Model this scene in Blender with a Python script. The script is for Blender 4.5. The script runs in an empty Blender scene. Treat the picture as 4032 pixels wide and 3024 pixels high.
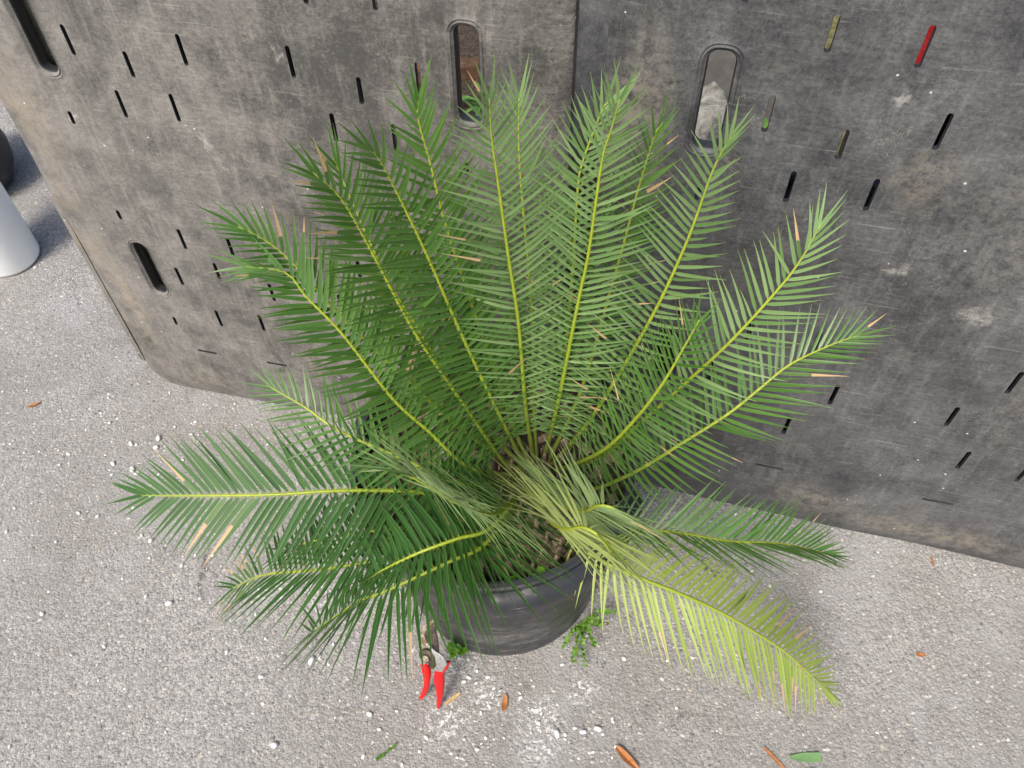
import bpy, bmesh, math, random
import numpy as np
from mathutils import Vector, Matrix, noise
from mathutils.geometry import delaunay_2d_cdt

scene = bpy.context.scene
COL = scene.collection
random.seed(7)
RNG = np.random.default_rng(11)

# ------------------------------------------------------------------ camera
cam_data = bpy.data.cameras.new('camera')
cam = bpy.data.objects.new('camera', cam_data)
COL.objects.link(cam)
cam_data.sensor_width = 36.0
cam_data.lens = 27.03
cam_data.clip_start = 0.02
cam_data.clip_end = 400
CAM = Vector((0.0361, -0.6219, 1.4376))
BASIS = Matrix(((0.9985835, 0.0532069, 0.0), (-0.0427711, 0.8027247, -0.594814), (-0.0316482, 0.5939715, 0.8038634)))
cam.matrix_world = Matrix.Translation(CAM) @ BASIS.to_4x4()
scene.camera = cam

# ------------------------------------------------------------------ sky, sun, exposure
SUN_AZ, SUN_EL = math.radians(-146), math.radians(52)      # azimuth from +Y towards +X
world = bpy.data.worlds.new('World'); scene.world = world
world.use_nodes = True
nt = world.node_tree; nt.nodes.clear()
sky = nt.nodes.new('ShaderNodeTexSky'); sky.sky_type = 'NISHITA'; sky.sun_disc = False
sky.sun_elevation = SUN_EL; sky.sun_rotation = SUN_AZ
sky.air_density = 1.0; sky.dust_density = 4.0; sky.ozone_density = 0.6
bg = nt.nodes.new('ShaderNodeBackground'); bg.inputs['Strength'].default_value = 0.075
wo = nt.nodes.new('ShaderNodeOutputWorld')
nt.links.new(sky.outputs[0], bg.inputs[0]); nt.links.new(bg.outputs[0], wo.inputs[0])
sd = bpy.data.lights.new('sun', 'SUN'); sd.energy = 1.5; sd.angle = math.radians(18); sd.color = (1.0, 0.95, 0.87)
sun = bpy.data.objects.new('sun', sd); COL.objects.link(sun)
sdir = Vector((math.sin(SUN_AZ)*math.cos(SUN_EL), math.cos(SUN_AZ)*math.cos(SUN_EL), math.sin(SUN_EL)))
sun.rotation_euler = sdir.to_track_quat('Z', 'Y').to_euler()
sun.location = (-3, -3, 6)
vs = scene.view_settings
vs.view_transform = 'Standard'; vs.look = 'None'; vs.gamma = 1.0; vs.use_curve_mapping = False
vs.exposure = 1.3
scene.render.resolution_x = 1024; scene.render.resolution_y = 768

# ------------------------------------------------------------------ helpers
def tag(o, label=None, cat=None, group=None, kind=None):
    if label: o['label'] = label
    if cat: o['category'] = cat
    if group: o['group'] = group
    if kind: o['kind'] = kind
    return o

def link(name, data, parent=None):
    o = bpy.data.objects.new(name, data); COL.objects.link(o)
    if parent is not None: o.parent = parent
    return o

def empty(name, loc=(0, 0, 0), rot=None):
    o = bpy.data.objects.new(name, None); COL.objects.link(o)
    o.location = loc; o.empty_display_size = 0.05
    if rot is not None: o.rotation_euler = rot
    return o

def mesh_from(name, verts, faces, mats=(), smooth=True, sharp=None):
    me = bpy.data.meshes.new(name)
    me.from_pydata([tuple(v) for v in verts], [], [tuple(f) for f in faces])
    for m in mats: me.materials.append(m)
    if smooth:
        me.polygons.foreach_set('use_smooth', [True]*len(me.polygons))
        if sharp is not None: me.set_sharp_from_angle(angle=math.radians(sharp))
    me.update()
    return me

def fix_normals(me):
    bm = bmesh.new(); bm.from_mesh(me)
    bmesh.ops.recalc_face_normals(bm, faces=bm.faces)
    bm.to_mesh(me); bm.free()

def lathe(profile, n=64, closed=False):
    v, f = [], []
    for (r, z) in profile:
        for i in range(n):
            a = 2*math.pi*i/n
            v.append((r*math.cos(a), r*math.sin(a), z))
    for k in range(len(profile)-1):
        for i in range(n):
            j = (i+1) % n
            f.append((k*n+i, k*n+j, (k+1)*n+j, (k+1)*n+i))
    return v, f

def catmull(P, n):
    P = [Vector(p) for p in P]
    Q = [2*P[0]-P[1]] + P + [2*P[-1]-P[-2]]
    out = []
    segs = len(P)-1
    for i in range(segs):
        a, b, c, d = Q[i:i+4]
        for k in range(12):
            t = k/12
            out.append(0.5*((2*b)+(c-a)*t+(2*a-5*b+4*c-d)*t*t+(3*b-a-3*c+d)*t**3))
    out.append(P[-1])
    L = [0]
    for i in range(1, len(out)): L.append(L[-1]+(out[i]-out[i-1]).length)
    res = []
    k = 0
    for i in range(n):
        s = L[-1]*i/(n-1)
        while k < len(L)-2 and L[k+1] < s: k += 1
        t = 0 if L[k+1] == L[k] else (s-L[k])/(L[k+1]-L[k])
        res.append(out[k].lerp(out[k+1], min(max(t, 0), 1)))
    return res, L[-1]

def tube(pts, radii, n=8, cap=True, squash=1.0, upv=Vector((0, 0, 1))):
    v, f = [], []
    for i, p in enumerate(pts):
        t = (pts[min(i+1, len(pts)-1)]-pts[max(i-1, 0)]).normalized()
        u = upv - t*upv.dot(t)
        if u.length < 1e-4: u = Vector((1, 0, 0)) - t*t.x
        u.normalize(); s = t.cross(u)
        for k in range(n):
            a = 2*math.pi*k/n
            v.append(p + s*math.cos(a)*radii[i] + u*math.sin(a)*radii[i]*squash)
    for i in range(len(pts)-1):
        for k in range(n):
            j = (k+1) % n
            f.append((i*n+k, i*n+j, (i+1)*n+j, (i+1)*n+k))
    if cap:
        f.append(tuple(range(n-1, -1, -1))); f.append(tuple((len(pts)-1)*n+k for k in range(n)))
    return v, f

class NB:
    """small node builder"""
    def __init__(self, name):
        self.m = bpy.data.materials.new(name); self.m.use_nodes = True
        self.t = self.m.node_tree; self.t.nodes.clear()
        self.out = self.t.nodes.new('ShaderNodeOutputMaterial')
        self.p = self.t.nodes.new('ShaderNodeBsdfPrincipled')
        self.t.links.new(self.p.outputs[0], self.out.inputs[0])
    def n(self, typ, **kw):
        nd = self.t.nodes.new(typ)
        for k, v in kw.items(): setattr(nd, k, v)
        return nd
    def put(self, sock, val):
        if val is None: return
        if isinstance(val, bpy.types.NodeSocket): self.t.links.new(val, sock)
        else:
            try: sock.default_value = val
            except Exception: sock.default_value = tuple(val)+(1.0,)
    def coord(self, kind='Object'): return self.n('ShaderNodeTexCoord').outputs[kind]
    def mapping(self, vec, scale=(1, 1, 1), loc=(0, 0, 0), rot=(0, 0, 0)):
        m = self.n('ShaderNodeMapping'); self.put(m.inputs['Vector'], vec)
        m.inputs['Scale'].default_value = scale; m.inputs['Location'].default_value = loc; m.inputs['Rotation'].default_value = rot
        return m.outputs[0]
    def noise(self, vec, scale, detail=4, rough=0.55, dist=0.0, out='Fac'):
        x = self.n('ShaderNodeTexNoise'); self.put(x.inputs['Vector'], vec)
        x.inputs['Scale'].default_value = scale; x.inputs['Detail'].default_value = detail
        x.inputs['Roughness'].default_value = rough; x.inputs['Distortion'].default_value = dist
        return x.outputs[out]
    def vor(self, vec, scale, feature='F1', out='Distance', rnd=1.0):
        x = self.n('ShaderNodeTexVoronoi', feature=feature); self.put(x.inputs['Vector'], vec)
        x.inputs['Scale'].default_value = scale; x.inputs['Randomness'].default_value = rnd
        return x.outputs[out]
    def math(self, op, a, b=None, c=None, clamp=False):
        x = self.n('ShaderNodeMath', operation=op, use_clamp=clamp)
        self.put(x.inputs[0], a); self.put(x.inputs[1], b)
        if c is not None: self.put(x.inputs[2], c)
        return x.outputs[0]
    def vmath(self, op, a, b=None):
        x = self.n('ShaderNodeVectorMath', operation=op); self.put(x.inputs[0], a)
        if b is not None: self.put(x.inputs[1], b)
        return x.outputs[0] if op not in ('LENGTH', 'DISTANCE') else x.outputs['Value']
    def range(self, v, a, b, c=0.0, d=1.0, smooth=True):
        x = self.n('ShaderNodeMapRange', interpolation_type='SMOOTHSTEP' if smooth else 'LINEAR')
        self.put(x.inputs[0], v)
        for i, q in enumerate((a, b, c, d)): self.put(x.inputs[1+i], q)
        return x.outputs[0]
    def mix(self, fac, a, b, blend='MIX'):
        x = self.n('ShaderNodeMix', data_type='RGBA', blend_type=blend)
        self.put(x.inputs['Factor'], fac)
        self.put(x.inputs[6], a if isinstance(a, bpy.types.NodeSocket) else tuple(a)+(1.0,))
        self.put(x.inputs[7], b if isinstance(b, bpy.types.NodeSocket) else tuple(b)+(1.0,))
        return x.outputs[2]
    def ramp(self, fac, stops):
        x = self.n('ShaderNodeValToRGB'); self.put(x.inputs[0], fac)
        e = x.color_ramp.elements
        while len(e) < len(stops): e.new(0.5)
        for q, (p, c) in zip(e, stops): q.position = p; q.color = tuple(c)+(1.0,)
        return x.outputs[0]
    def bump(self, h, strength=0.3, dist=0.002, normal=None):
        x = self.n('ShaderNodeBump'); x.inputs['Strength'].default_value = strength
        x.inputs['Distance'].default_value = dist; self.put(x.inputs['Height'], h)
        if normal is not None: self.put(x.inputs['Normal'], normal)
        return x.outputs[0]
    def done(self, col=None, rough=0.5, bump=None, metal=0.0, spec=0.5, **kw):
        if col is not None: self.put(self.p.inputs['Base Color'], col if isinstance(col, bpy.types.NodeSocket) else tuple(col)+(1.0,))
        self.put(self.p.inputs['Roughness'], rough)
        self.put(self.p.inputs['Metallic'], metal)
        self.put(self.p.inputs['Specular IOR Level'], spec)
        if bump is not None: self.put(self.p.inputs['Normal'], bump)
        return self.m

# ------------------------------------------------------------------ materials
def mat_asphalt():
    b = NB('asphalt_surface'); co = b.coord()
    big = b.noise(co, 1.3, 4, 0.6)
    mid = b.noise(co, 9, 5, 0.6)
    warp = b.vmath('ADD', co, b.vmath('MULTIPLY', b.noise(co, 140, 2, 0.5, out='Color'), (0.004, 0.004, 0.004)))
    cellc = b.vor(warp, 170, out='Color'); celld = b.vor(warp, 170)
    cell2 = b.vor(warp, 420, out='Color'); cd2 = b.vor(warp, 420)
    sep = b.n('ShaderNodeSeparateColor'); b.put(sep.inputs[0], cellc)
    sep2 = b.n('ShaderNodeSeparateColor'); b.put(sep2.inputs[0], cell2)
    stone = b.ramp(sep.outputs[0], [(0.0, (0.16, 0.156, 0.15)), (0.35, (0.29, 0.282, 0.27)), (0.7, (0.38, 0.368, 0.347)), (0.9, (0.46, 0.42, 0.375)), (1.0, (0.62, 0.61, 0.59))])
    fines = b.ramp(sep2.outputs[1], [(0.0, (0.14, 0.136, 0.13)), (0.5, (0.30, 0.295, 0.288)), (1.0, (0.50, 0.495, 0.485))])
    base = b.mix(0.55, stone, fines)
    gaps = b.range(celld, 0.45, 0.8)
    base = b.mix(b.math('MULTIPLY', gaps, 0.3), base, (0.16, 0.155, 0.15))
    base = b.mix(b.range(big, 0.36, 0.66, 0.0, 0.65), base, (0.225, 0.212, 0.195))
    base = b.mix(b.range(b.noise(co, 2.2, 7, 0.72, 0.6), 0.54, 0.66, 0.0, 0.45), base, (0.36, 0.36, 0.365))
    base = b.mix(b.math('MULTIPLY', b.range(b.vor(b.vmath('ADD', co, b.vmath('MULTIPLY', b.noise(co, 8, 5, 0.7, out='Color'), (0.16, 0.16, 0.0))), 2.4, 'DISTANCE_TO_EDGE'), 0.0, 0.010, 1.0, 0.0), b.range(b.noise(co, 4, 3, 0.6), 0.55, 0.65, 0.0, 0.7)), base, (0.07, 0.065, 0.06))
    base = b.mix(b.range(mid, 0.56, 0.78, 0.0, 0.4), base, (0.13, 0.125, 0.12))
    base = b.mix(b.range(b.noise(co, 3.1, 6, 0.65), 0.55, 0.75, 0.0, 0.35), base, (0.43, 0.43, 0.43))
    # crushed perlite dust trodden into the surface
    sepx = b.n('ShaderNodeSeparateXYZ'); b.put(sepx.inputs[0], co)
    msk = None
    for (x, y, r) in [(0.05, -0.333, 0.055), (-0.085, -0.185, 0.05), (0.05, -0.29, 0.06), (-0.45, -0.03, 0.06), (-0.36, -0.05, 0.05), (0.13, -0.245, 0.04), (-0.035, -0.25, 0.05), (-0.11, -0.29, 0.06)]:
        d = b.vmath('DISTANCE', co, (x, y, 0.0))
        s = b.range(d, r*0.15, r, 1.0, 0.0)
        msk = s if msk is None else b.math('MAXIMUM', msk, s)
    pn = b.noise(co, 95, 5, 0.75)
    thr = b.math('MULTIPLY', msk, b.range(pn, 0.50, 0.60))
    base = b.mix(b.math('MULTIPLY', thr, 0.85), base, (0.78, 0.78, 0.77))
    h = b.math('ADD', b.math('MULTIPLY', b.math('SUBTRACT', 1.0, celld), 0.6), b.math('MULTIPLY', b.math('SUBTRACT', 1.0, cd2), 0.35))
    h = b.math('ADD', h, b.math('MULTIPLY', b.noise(co, 60, 4, 0.6), 0.8))
    return b.done(base, 0.9, b.bump(h, 0.8, 0.0035), spec=0.25)

def mat_aggregate():
    b = NB('aggregate_stone'); co = b.coord()
    a = b.n('ShaderNodeAttribute', attribute_name='tint')
    nz = b.noise(co, 500, 3, 0.6)
    c = b.mix(b.range(nz, 0.3, 0.7, 0.0, 0.35), a.outputs['Color'], (0.2, 0.19, 0.18))
    return b.done(c, 0.85, b.bump(nz, 0.4, 0.001), spec=0.3)

def mat_panel(name, dust, tone, seed, dark=(0.030, 0.031, 0.033), lines=0.2, x0=0.0, drift=(0.0, 0.0), spots=()):
    b = NB(name); co0 = b.coord(); co = b.mapping(co0, loc=(seed, seed*1.7, 0))
    sep = b.n('ShaderNodeSeparateXYZ'); b.put(sep.inputs[0], co0)
    warp = b.vmath('ADD', co, b.vmath('MULTIPLY', b.vmath('SUBTRACT', b.noise(co, 14, 3, 0.6, out='Color'), (0.5, 0.5, 0.5)), (0.09, 0.09, 0.09)))
    fwarp = b.vmath('ADD', co, b.vmath('MULTIPLY', b.vmath('SUBTRACT', b.noise(co, 60, 2, 0.6, out='Color'), (0.5, 0.5, 0.5)), (0.02, 0.02, 0.02)))
    big = b.noise(warp, 4.2, 6, 0.62)
    med = b.noise(warp, 17, 7, 0.68)
    grain = b.noise(co, 160, 4, 0.75)
    smear = b.noise(b.mapping(co, (6, 34, 6), rot=(0, 0, 0.08)), 6, 6, 0.7)
    vert = b.noise(b.mapping(co, (30, 3, 30)), 3, 5, 0.65)
    film = b.range(b.math('ADD', b.math('MULTIPLY', big, 0.6), b.math('MULTIPLY', med, 0.55)), 0.36, 0.80)
    film = b.math('MULTIPLY', film, b.range(b.math('ADD', smear, b.math('MULTIPLY', grain, 0.6)), 0.55, 1.05, 0.55, 1.15))
    film = b.math('ADD', film, b.math('MULTIPLY', b.range(grain, 0.42, 0.72), 0.22))
    film = b.math('ADD', film, b.math('MULTIPLY', b.range(vert, 0.48, 0.74), 0.36))
    fine = b.noise(co, 330, 3, 0.7); wear = b.noise(fwarp, 48, 6, 0.8)
    film = b.math('ADD', film, b.math('MULTIPLY', b.math('SUBTRACT', wear, 0.5), 0.75))
    film = b.math('ADD', film, b.math('MULTIPLY', b.math('SUBTRACT', fine, 0.5), 0.9))
    film = b.math('ADD', film, b.math('MULTIPLY', b.math('SUBTRACT', sep.outputs[0], drift[1]), drift[0]))
    film = b.math('ADD', film, b.math('MULTIPLY', b.math('SUBTRACT', b.noise(warp, 2.1, 5, 0.6, 0.5), 0.5), 0.75))
    film = b.math('MULTIPLY', film, dust, clamp=True)
    col = b.mix(film, dark, tone)
    # hazy brown soil stains
    soil = b.range(b.noise(warp, 3.0, 7, 0.7, 0.4), 0.56, 0.74)
    low = b.range(sep.outputs[1], 0.04, 0.22, 1.0, 0.18)
    col = b.mix(b.math('MULTIPLY', b.math('MULTIPLY', soil, low), 0.6), col, (0.17, 0.13, 0.09))
    tan = b.math('MULTIPLY', b.range(b.noise(b.mapping(warp, (9, 2.2, 9)), 1.0, 6, 0.7), 0.55, 0.72), b.range(wear, 0.40, 0.62))
    col = b.mix(b.math('MULTIPLY', tan, 0.22), col, (0.30, 0.27, 0.22))
    rim = b.math('MULTIPLY', b.range(b.math('SUBTRACT', sep.outputs[0], x0), -0.03, 0.055, 1.0, 0.0), b.range(b.noise(warp, 9, 5, 0.7), 0.42, 0.60))
    col = b.mix(b.math('MULTIPLY', rim, 0.45), col, (0.27, 0.225, 0.165))
    wet = b.math('MULTIPLY', b.range(b.noise(warp, 5.5, 6, 0.65, 0.8), 0.54, 0.74), 0.4)
    col = b.mix(wet, col, dark)
    # splashes and stains of their own shape: (s, h, half width, half height, colour, strength)
    ragged = b.vmath('ADD', co0, b.vmath('MULTIPLY', b.vmath('SUBTRACT', b.noise(co, 26, 6, 0.75, out='Color'), (0.5, 0.5, 0.5)), (0.08, 0.08, 0.0)))
    for (sx, sy, ax, ay, cc, k) in spots:
        q = b.vmath('MULTIPLY', b.vmath('SUBTRACT', ragged, (sx, sy, 0.0)), (1/ax, 1/ay, 0.0))
        m_ = b.math('MULTIPLY', b.range(b.vmath('LENGTH', q), 0.1, 1.05, k, 0.0), b.range(wear, 0.36, 0.62))
        col = b.mix(m_, col, cc)
    # wandering crackle lines left by dried water
    fw = b.vmath('ADD', co, b.vmath('MULTIPLY', b.vmath('SUBTRACT', b.noise(co, 45, 3, 0.6, out='Color'), (0.5, 0.5, 0.5)), (0.035, 0.035, 0.035)))
    edge = b.vor(fw, 62, 'DISTANCE_TO_EDGE')
    ln = b.math('MULTIPLY', b.range(edge, 0.0, 0.06, 1.0, 0.0), b.range(b.noise(co, 7, 4, 0.6), 0.40, 0.75))
    col = b.mix(b.math('MULTIPLY', ln, lines), col, (0.30, 0.28, 0.25))
    edge2 = b.vor(b.vmath('ADD', co, b.vmath('MULTIPLY', b.vmath('SUBTRACT', b.noise(co, 9, 5, 0.7, out='Color'), (0.5, 0.5, 0.5)), (0.22, 0.22, 0.22))), 7.5, 'DISTANCE_TO_EDGE')
    ln2 = b.math('MULTIPLY', b.range(edge2, 0.0, 0.012, 1.0, 0.0), b.range(b.noise(co, 11, 4, 0.7), 0.5, 0.6))
    col = b.mix(b.math('MULTIPLY', ln2, 0.32), col, (0.34, 0.31, 0.27))
    # scratches
    for k, (ang, sc) in enumerate([(0.03, 1.0), (0.5, 0.8), (-0.9, 0.9)]):
        mp = b.mapping(co, (7*sc, 260*sc, 7), loc=(k*3.1, k*1.3, 0), rot=(0, 0, ang))
        s = b.range(b.noise(mp, 1.0, 2, 0.5), 0.685, 0.72)
        s = b.math('MULTIPLY', s, b.range(b.noise(co, 6+k, 3, 0.6), 0.45, 0.6))
        col = b.mix(b.math('MULTIPLY', s, 0.32), col, (0.34, 0.33, 0.31))
    # pale flecks of splashed grit
    fd = b.vor(co, 75); fc = b.vor(co, 75, out='Color')
    sc_ = b.n('ShaderNodeSeparateColor'); b.put(sc_.inputs[0], fc)
    fl = b.math('MULTIPLY', b.range(fd, 0.09, 0.16, 1.0, 0.0), b.math('GREATER_THAN', sc_.outputs[0], 0.965))
    col = b.mix(fl, col, (0.55, 0.53, 0.48))
    h = b.math('ADD', b.math('MULTIPLY', grain, 0.25), b.math('ADD', b.math('MULTIPLY', med, 0.6), b.math('MULTIPLY', film, 0.3)))
    rough = b.range(film, 0.0, 0.8, 0.5, 0.85)
    return b.done(col, rough, b.bump(h, 0.35, 0.003), spec=0.4)

def mat_plastic(name, col, rough=0.45, scuff=0.0, scuffcol=(0.35, 0.33, 0.3), bumps=0.1, spec=0.5):
    b = NB(name); co = b.coord()
    n1 = b.noise(co, 22, 5, 0.65); n2 = b.noise(b.mapping(co, (8, 8, 90)), 3, 5, 0.7)
    c = b.mix(b.range(n1, 0.4, 0.7, 0.0, 0.25), col, tuple(min(1, x*1.9+0.01) for x in col))
    if scuff > 0:
        m = b.math('MULTIPLY', b.range(n2, 0.50, 0.60), b.range(b.noise(co, 9, 4, 0.6), 0.47, 0.60))
        c = b.mix(b.math('MULTIPLY', m, scuff), c, scuffcol)
    if scuff > 0.6:
        for (x, y, z, rx, rz) in ((-0.035, -0.188, 0.105, 0.06, 0.022), (0.045, -0.185, 0.085, 0.055, 0.012), (-0.06, -0.18, 0.05, 0.03, 0.008), (0.0, -0.2, 0.14, 0.10, 0.03)):
            q = b.vmath('MULTIPLY', b.vmath('SUBTRACT', co, (x, y, z)), (1/rx, 1/0.06, 1/rz))
            m = b.math('MULTIPLY', b.range(b.vmath('LENGTH', q), 0.4, 1.0, 0.8, 0.0), b.range(b.noise(b.mapping(co, (40, 40, 190)), 3, 4, 0.75), 0.50, 0.60))
            c = b.mix(m, c, scuffcol)
    r = b.range(n1, 0.3, 0.75, rough, min(1, rough+0.25))
    return b.done(c, r, b.bump(n1, bumps, 0.002), spec=spec)

def mat_leaf(name, c0, c1, under, dry=False, gloss=0.26, spec=0.7):
    b = NB(name)
    uv = b.n('ShaderNodeUVMap', uv_map='UVMap')
    sep = b.n('ShaderNodeSeparateXYZ'); b.put(sep.inputs[0], uv.outputs[0])
    geo = b.n('ShaderNodeNewGeometry'); oi = b.n('ShaderNodeObjectInfo')
    rnd = b.math('FRACT', b.math('ADD', geo.outputs['Random Per Island'], oi.outputs['Random']))
    co = b.coord()
    top = b.mix(rnd, c0, c1)
    vein = b.noise(b.mapping(uv.outputs[0], (3, 40, 1)), 4, 2, 0.5)
    top = b.mix(b.range(vein, 0.35, 0.75, 0.0, 0.22), top, tuple(min(1, x*1.7) for x in c1))
    u = sep.outputs[0]
    und = b.mix(rnd, under, tuple(x*0.8 for x in under))
    col = b.mix(geo.outputs['Backfacing'], top, und)
    edge = b.math('ABSOLUTE', b.math('SUBTRACT', sep.outputs[1], 0.5))
    col = b.mix(b.range(edge, 0.40, 0.5, 0.0, 0.55), col, (0.30, 0.36, 0.10))
    col = b.mix(b.range(u, 0.0, 0.055, 1.0, 0.0), col, (0.36, 0.42, 0.04))
    col = b.mix(b.range(u, 0.955, 1.0, 0.0, 0.8), col, (0.40, 0.22, 0.08))
    if dry:
        st = b.math('MULTIPLY_ADD', rnd, 0.55, 0.3)
        d = b.range(b.math('SUBTRACT', u, st), 0.0, 0.02)
        nz = b.noise(co, 300, 3, 0.6)
        col = b.mix(d, col, b.mix(nz, (0.60, 0.43, 0.23), (0.44, 0.28, 0.13)))
    b.done(col, b.range(vein, 0.3, 0.8, gloss, gloss+0.18), b.bump(vein, 0.25, 0.0006), spec=spec)
    tr = b.n('ShaderNodeBsdfTranslucent'); b.put(tr.inputs['Color'], b.mix(0.5, col, (0.22, 0.32, 0.03)))
    mx = b.n('ShaderNodeMixShader'); mx.inputs[0].default_value = 0.17
    b.t.links.new(b.p.outputs[0], mx.inputs[1]); b.t.links.new(tr.outputs[0], mx.inputs[2])
    b.t.links.new(mx.outputs[0], b.out.inputs[0])
    return b.m

def mat_rachis():
    b = NB('rachis_stalk')
    uv = b.n('ShaderNodeUVMap', uv_map='UVMap')
    sep = b.n('ShaderNodeSeparateXYZ'); b.put(sep.inputs[0], uv.outputs[0])
    co = b.coord(); nz = b.noise(co, 120, 3, 0.6)
    c = b.ramp(sep.outputs[0], [(0.0, (0.06, 0.06, 0.015)), (0.10, (0.09, 0.12, 0.015)), (0.30, (0.21, 0.29, 0.02)), (0.8, (0.33, 0.40, 0.03)), (1.0, (0.26, 0.34, 0.05))])
    c = b.mix(b.range(nz, 0.35, 0.7, 0.0, 0.3), c, (0.16, 0.2, 0.015))
    return b.done(c, 0.42, b.bump(nz, 0.2, 0.001))

def mat_mottled(name, a, c, scale=40, rough=0.8, bump=0.6, dist=0.004, third=None, spec=0.3):
    b = NB(name); co = b.coord()
    n1 = b.noise(co, scale, 6, 0.65, 0.3)
    col = b.mix(b.range(n1, 0.32, 0.68), a, c)
    if third is not None: col = b.mix(b.range(b.noise(co, scale*0.35, 5, 0.7), 0.52, 0.66, 0.0, 0.85), col, third)
    return b.done(col, rough, b.bump(n1, bump, dist), spec=spec)

MUD, PALE, INK = (0.30, 0.262, 0.205), (0.40, 0.38, 0.345), (0.022, 0.021, 0.020)
SPOTS_L = [(0.099, 0.712, 0.008, 0.014, PALE, 1.0), (0.444, 0.57, 0.045, 0.05, INK, 0.75), (0.444, 0.565, 0.022, 0.026, MUD, 0.35), (0.495, 0.862, 0.012, 0.018, PALE, 0.95), (0.335, 0.695, 0.011, 0.035, PALE, 0.75), (0.35, 0.655, 0.016, 0.012, PALE, 0.7),
           (0.06, 0.62, 0.07, 0.06, INK, 0.55), (0.02, 0.70, 0.05, 0.16, MUD, 0.45), (0.42, 0.20, 0.08, 0.05, MUD, 0.5), (0.02, 0.28, 0.03, 0.16, MUD, 0.75), (0.0, 0.16, 0.05, 0.06, INK, 0.7), (0.1, 0.06, 0.12, 0.05, MUD, 0.4), (0.86, 0.9, 0.05, 0.3, INK, 0.35), (0.30, 0.46, 0.12, 0.08, INK, 0.3)]
SPOTS_R = [(-0.19, 0.87, 0.05, 0.14, MUD, 0.5), (-0.17, 0.76, 0.05, 0.06, MUD, 0.45), (0.22, 0.10, 0.10, 0.06, MUD, 0.45), (0.30, 0.62, 0.03, 0.02, PALE, 0.6), (0.36, 0.78, 0.22, 0.20, PALE, 0.22), (0.18, 0.68, 0.02, 0.015, PALE, 0.7),
           (0.05, 0.30, 0.20, 0.18, INK, 0.5), (0.0, 0.62, 0.14, 0.12, INK, 0.45), (0.10, 0.925, 0.012, 0.02, PALE, 0.7), (0.45, 0.06, 0.25, 0.05, MUD, 0.5), (0.16, 0.82, 0.05, 0.06, MUD, 0.35)]
M = {}
M['asphalt'] = mat_asphalt()
M['aggregate'] = mat_aggregate()
M['panel_left'] = mat_panel('dusty_grey_panel', 0.95, (0.225, 0.213, 0.195), 0.0, dark=(0.062, 0.060, 0.057), lines=0.12, drift=(-0.55, 0.42), spots=SPOTS_L)
M['panel_right'] = mat_panel('worn_black_panel', 0.72, (0.165, 0.165, 0.165), 5.3, dark=(0.034, 0.035, 0.038), lines=0.16, x0=-0.235, drift=(0.35, 0.2), spots=SPOTS_R)
M['panel_back'] = mat_panel('stored_panel_plastic', 1.0, (0.30, 0.27, 0.21), 9.1, dark=(0.12, 0.11, 0.09))
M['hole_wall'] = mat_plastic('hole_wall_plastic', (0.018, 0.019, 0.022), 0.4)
M['pot'] = mat_plastic('pot_plastic', (0.024, 0.026, 0.030), 0.33, 0.7, (0.30, 0.29, 0.27), 0.10)
M['soil'] = mat_mottled('potting_soil', (0.025, 0.018, 0.012), (0.11, 0.085, 0.06), 130, 0.95, 1.0, 0.01)
M['leaf'] = mat_leaf('leaflet_green', (0.032, 0.112, 0.013), (0.085, 0.195, 0.034), (0.17, 0.28, 0.07))
M['leaf_lit'] = mat_leaf('leaflet_lit_green', (0.092, 0.195, 0.055), (0.205, 0.32, 0.125), (0.22, 0.32, 0.12))  # lit copy of the green: sky light on the fronds put into the colour
M['leaf_dark'] = mat_leaf('leaflet_shaded_green', (0.016, 0.070, 0.012), (0.036, 0.115, 0.022), (0.10, 0.19, 0.05), gloss=0.40, spec=0.35)  # older low fronds, with their shade put into the darker green
M['leaf_yellow'] = mat_leaf('leaflet_yellow_green', (0.22, 0.31, 0.04), (0.30, 0.38, 0.07), (0.30, 0.37, 0.10), gloss=0.45)
M['leaf_dry'] = mat_leaf('leaflet_dried', (0.06, 0.14, 0.03), (0.09, 0.17, 0.04), (0.16, 0.24, 0.10), dry=True, gloss=0.55)
M['leaf_dry_yellow'] = mat_leaf('leaflet_dried_yellow', (0.22, 0.31, 0.04), (0.30, 0.38, 0.07), (0.30, 0.37, 0.10), dry=True, gloss=0.55)
M['rachis'] = mat_rachis()
M['scale'] = mat_mottled('leaf_base_husk', (0.075, 0.052, 0.034), (0.24, 0.18, 0.12), 75, 0.85, 0.9, 0.005, (0.03, 0.021, 0.014))
M['bark'] = mat_mottled('bark_mulch', (0.15, 0.10, 0.065), (0.42, 0.32, 0.22), 70, 0.9, 0.6, 0.003)
M['perlite'] = mat_mottled('perlite', (0.72, 0.72, 0.70), (0.84, 0.84, 0.83), 220, 0.9, 0.5, 0.002)
M['red'] = mat_plastic('red_vinyl_grip', (0.62, 0.008, 0.010), 0.3, 0.0, bumps=0.04)
b = NB('worn_alloy'); co = b.coord(); nz = b.noise(co, 150, 5, 0.7)
M['alloy'] = b.done(b.mix(b.range(nz, 0.45, 0.7), (0.55, 0.55, 0.54), (0.32, 0.29, 0.24)), b.range(nz, 0.3, 0.7, 0.32, 0.6), b.bump(nz, 0.2, 0.001), metal=0.75)
b = NB('stained_steel'); co = b.coord(); nz = b.noise(co, 110, 5, 0.7)
M['steel'] = b.done(b.mix(b.range(nz, 0.4, 0.65), (0.05, 0.04, 0.032), (0.13, 0.10, 0.075)), 0.45, b.bump(nz, 0.3, 0.001), metal=0.4)
b = NB('sap_stained_hook'); co = b.coord(); nz = b.noise(co, 90, 5, 0.7)
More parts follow.
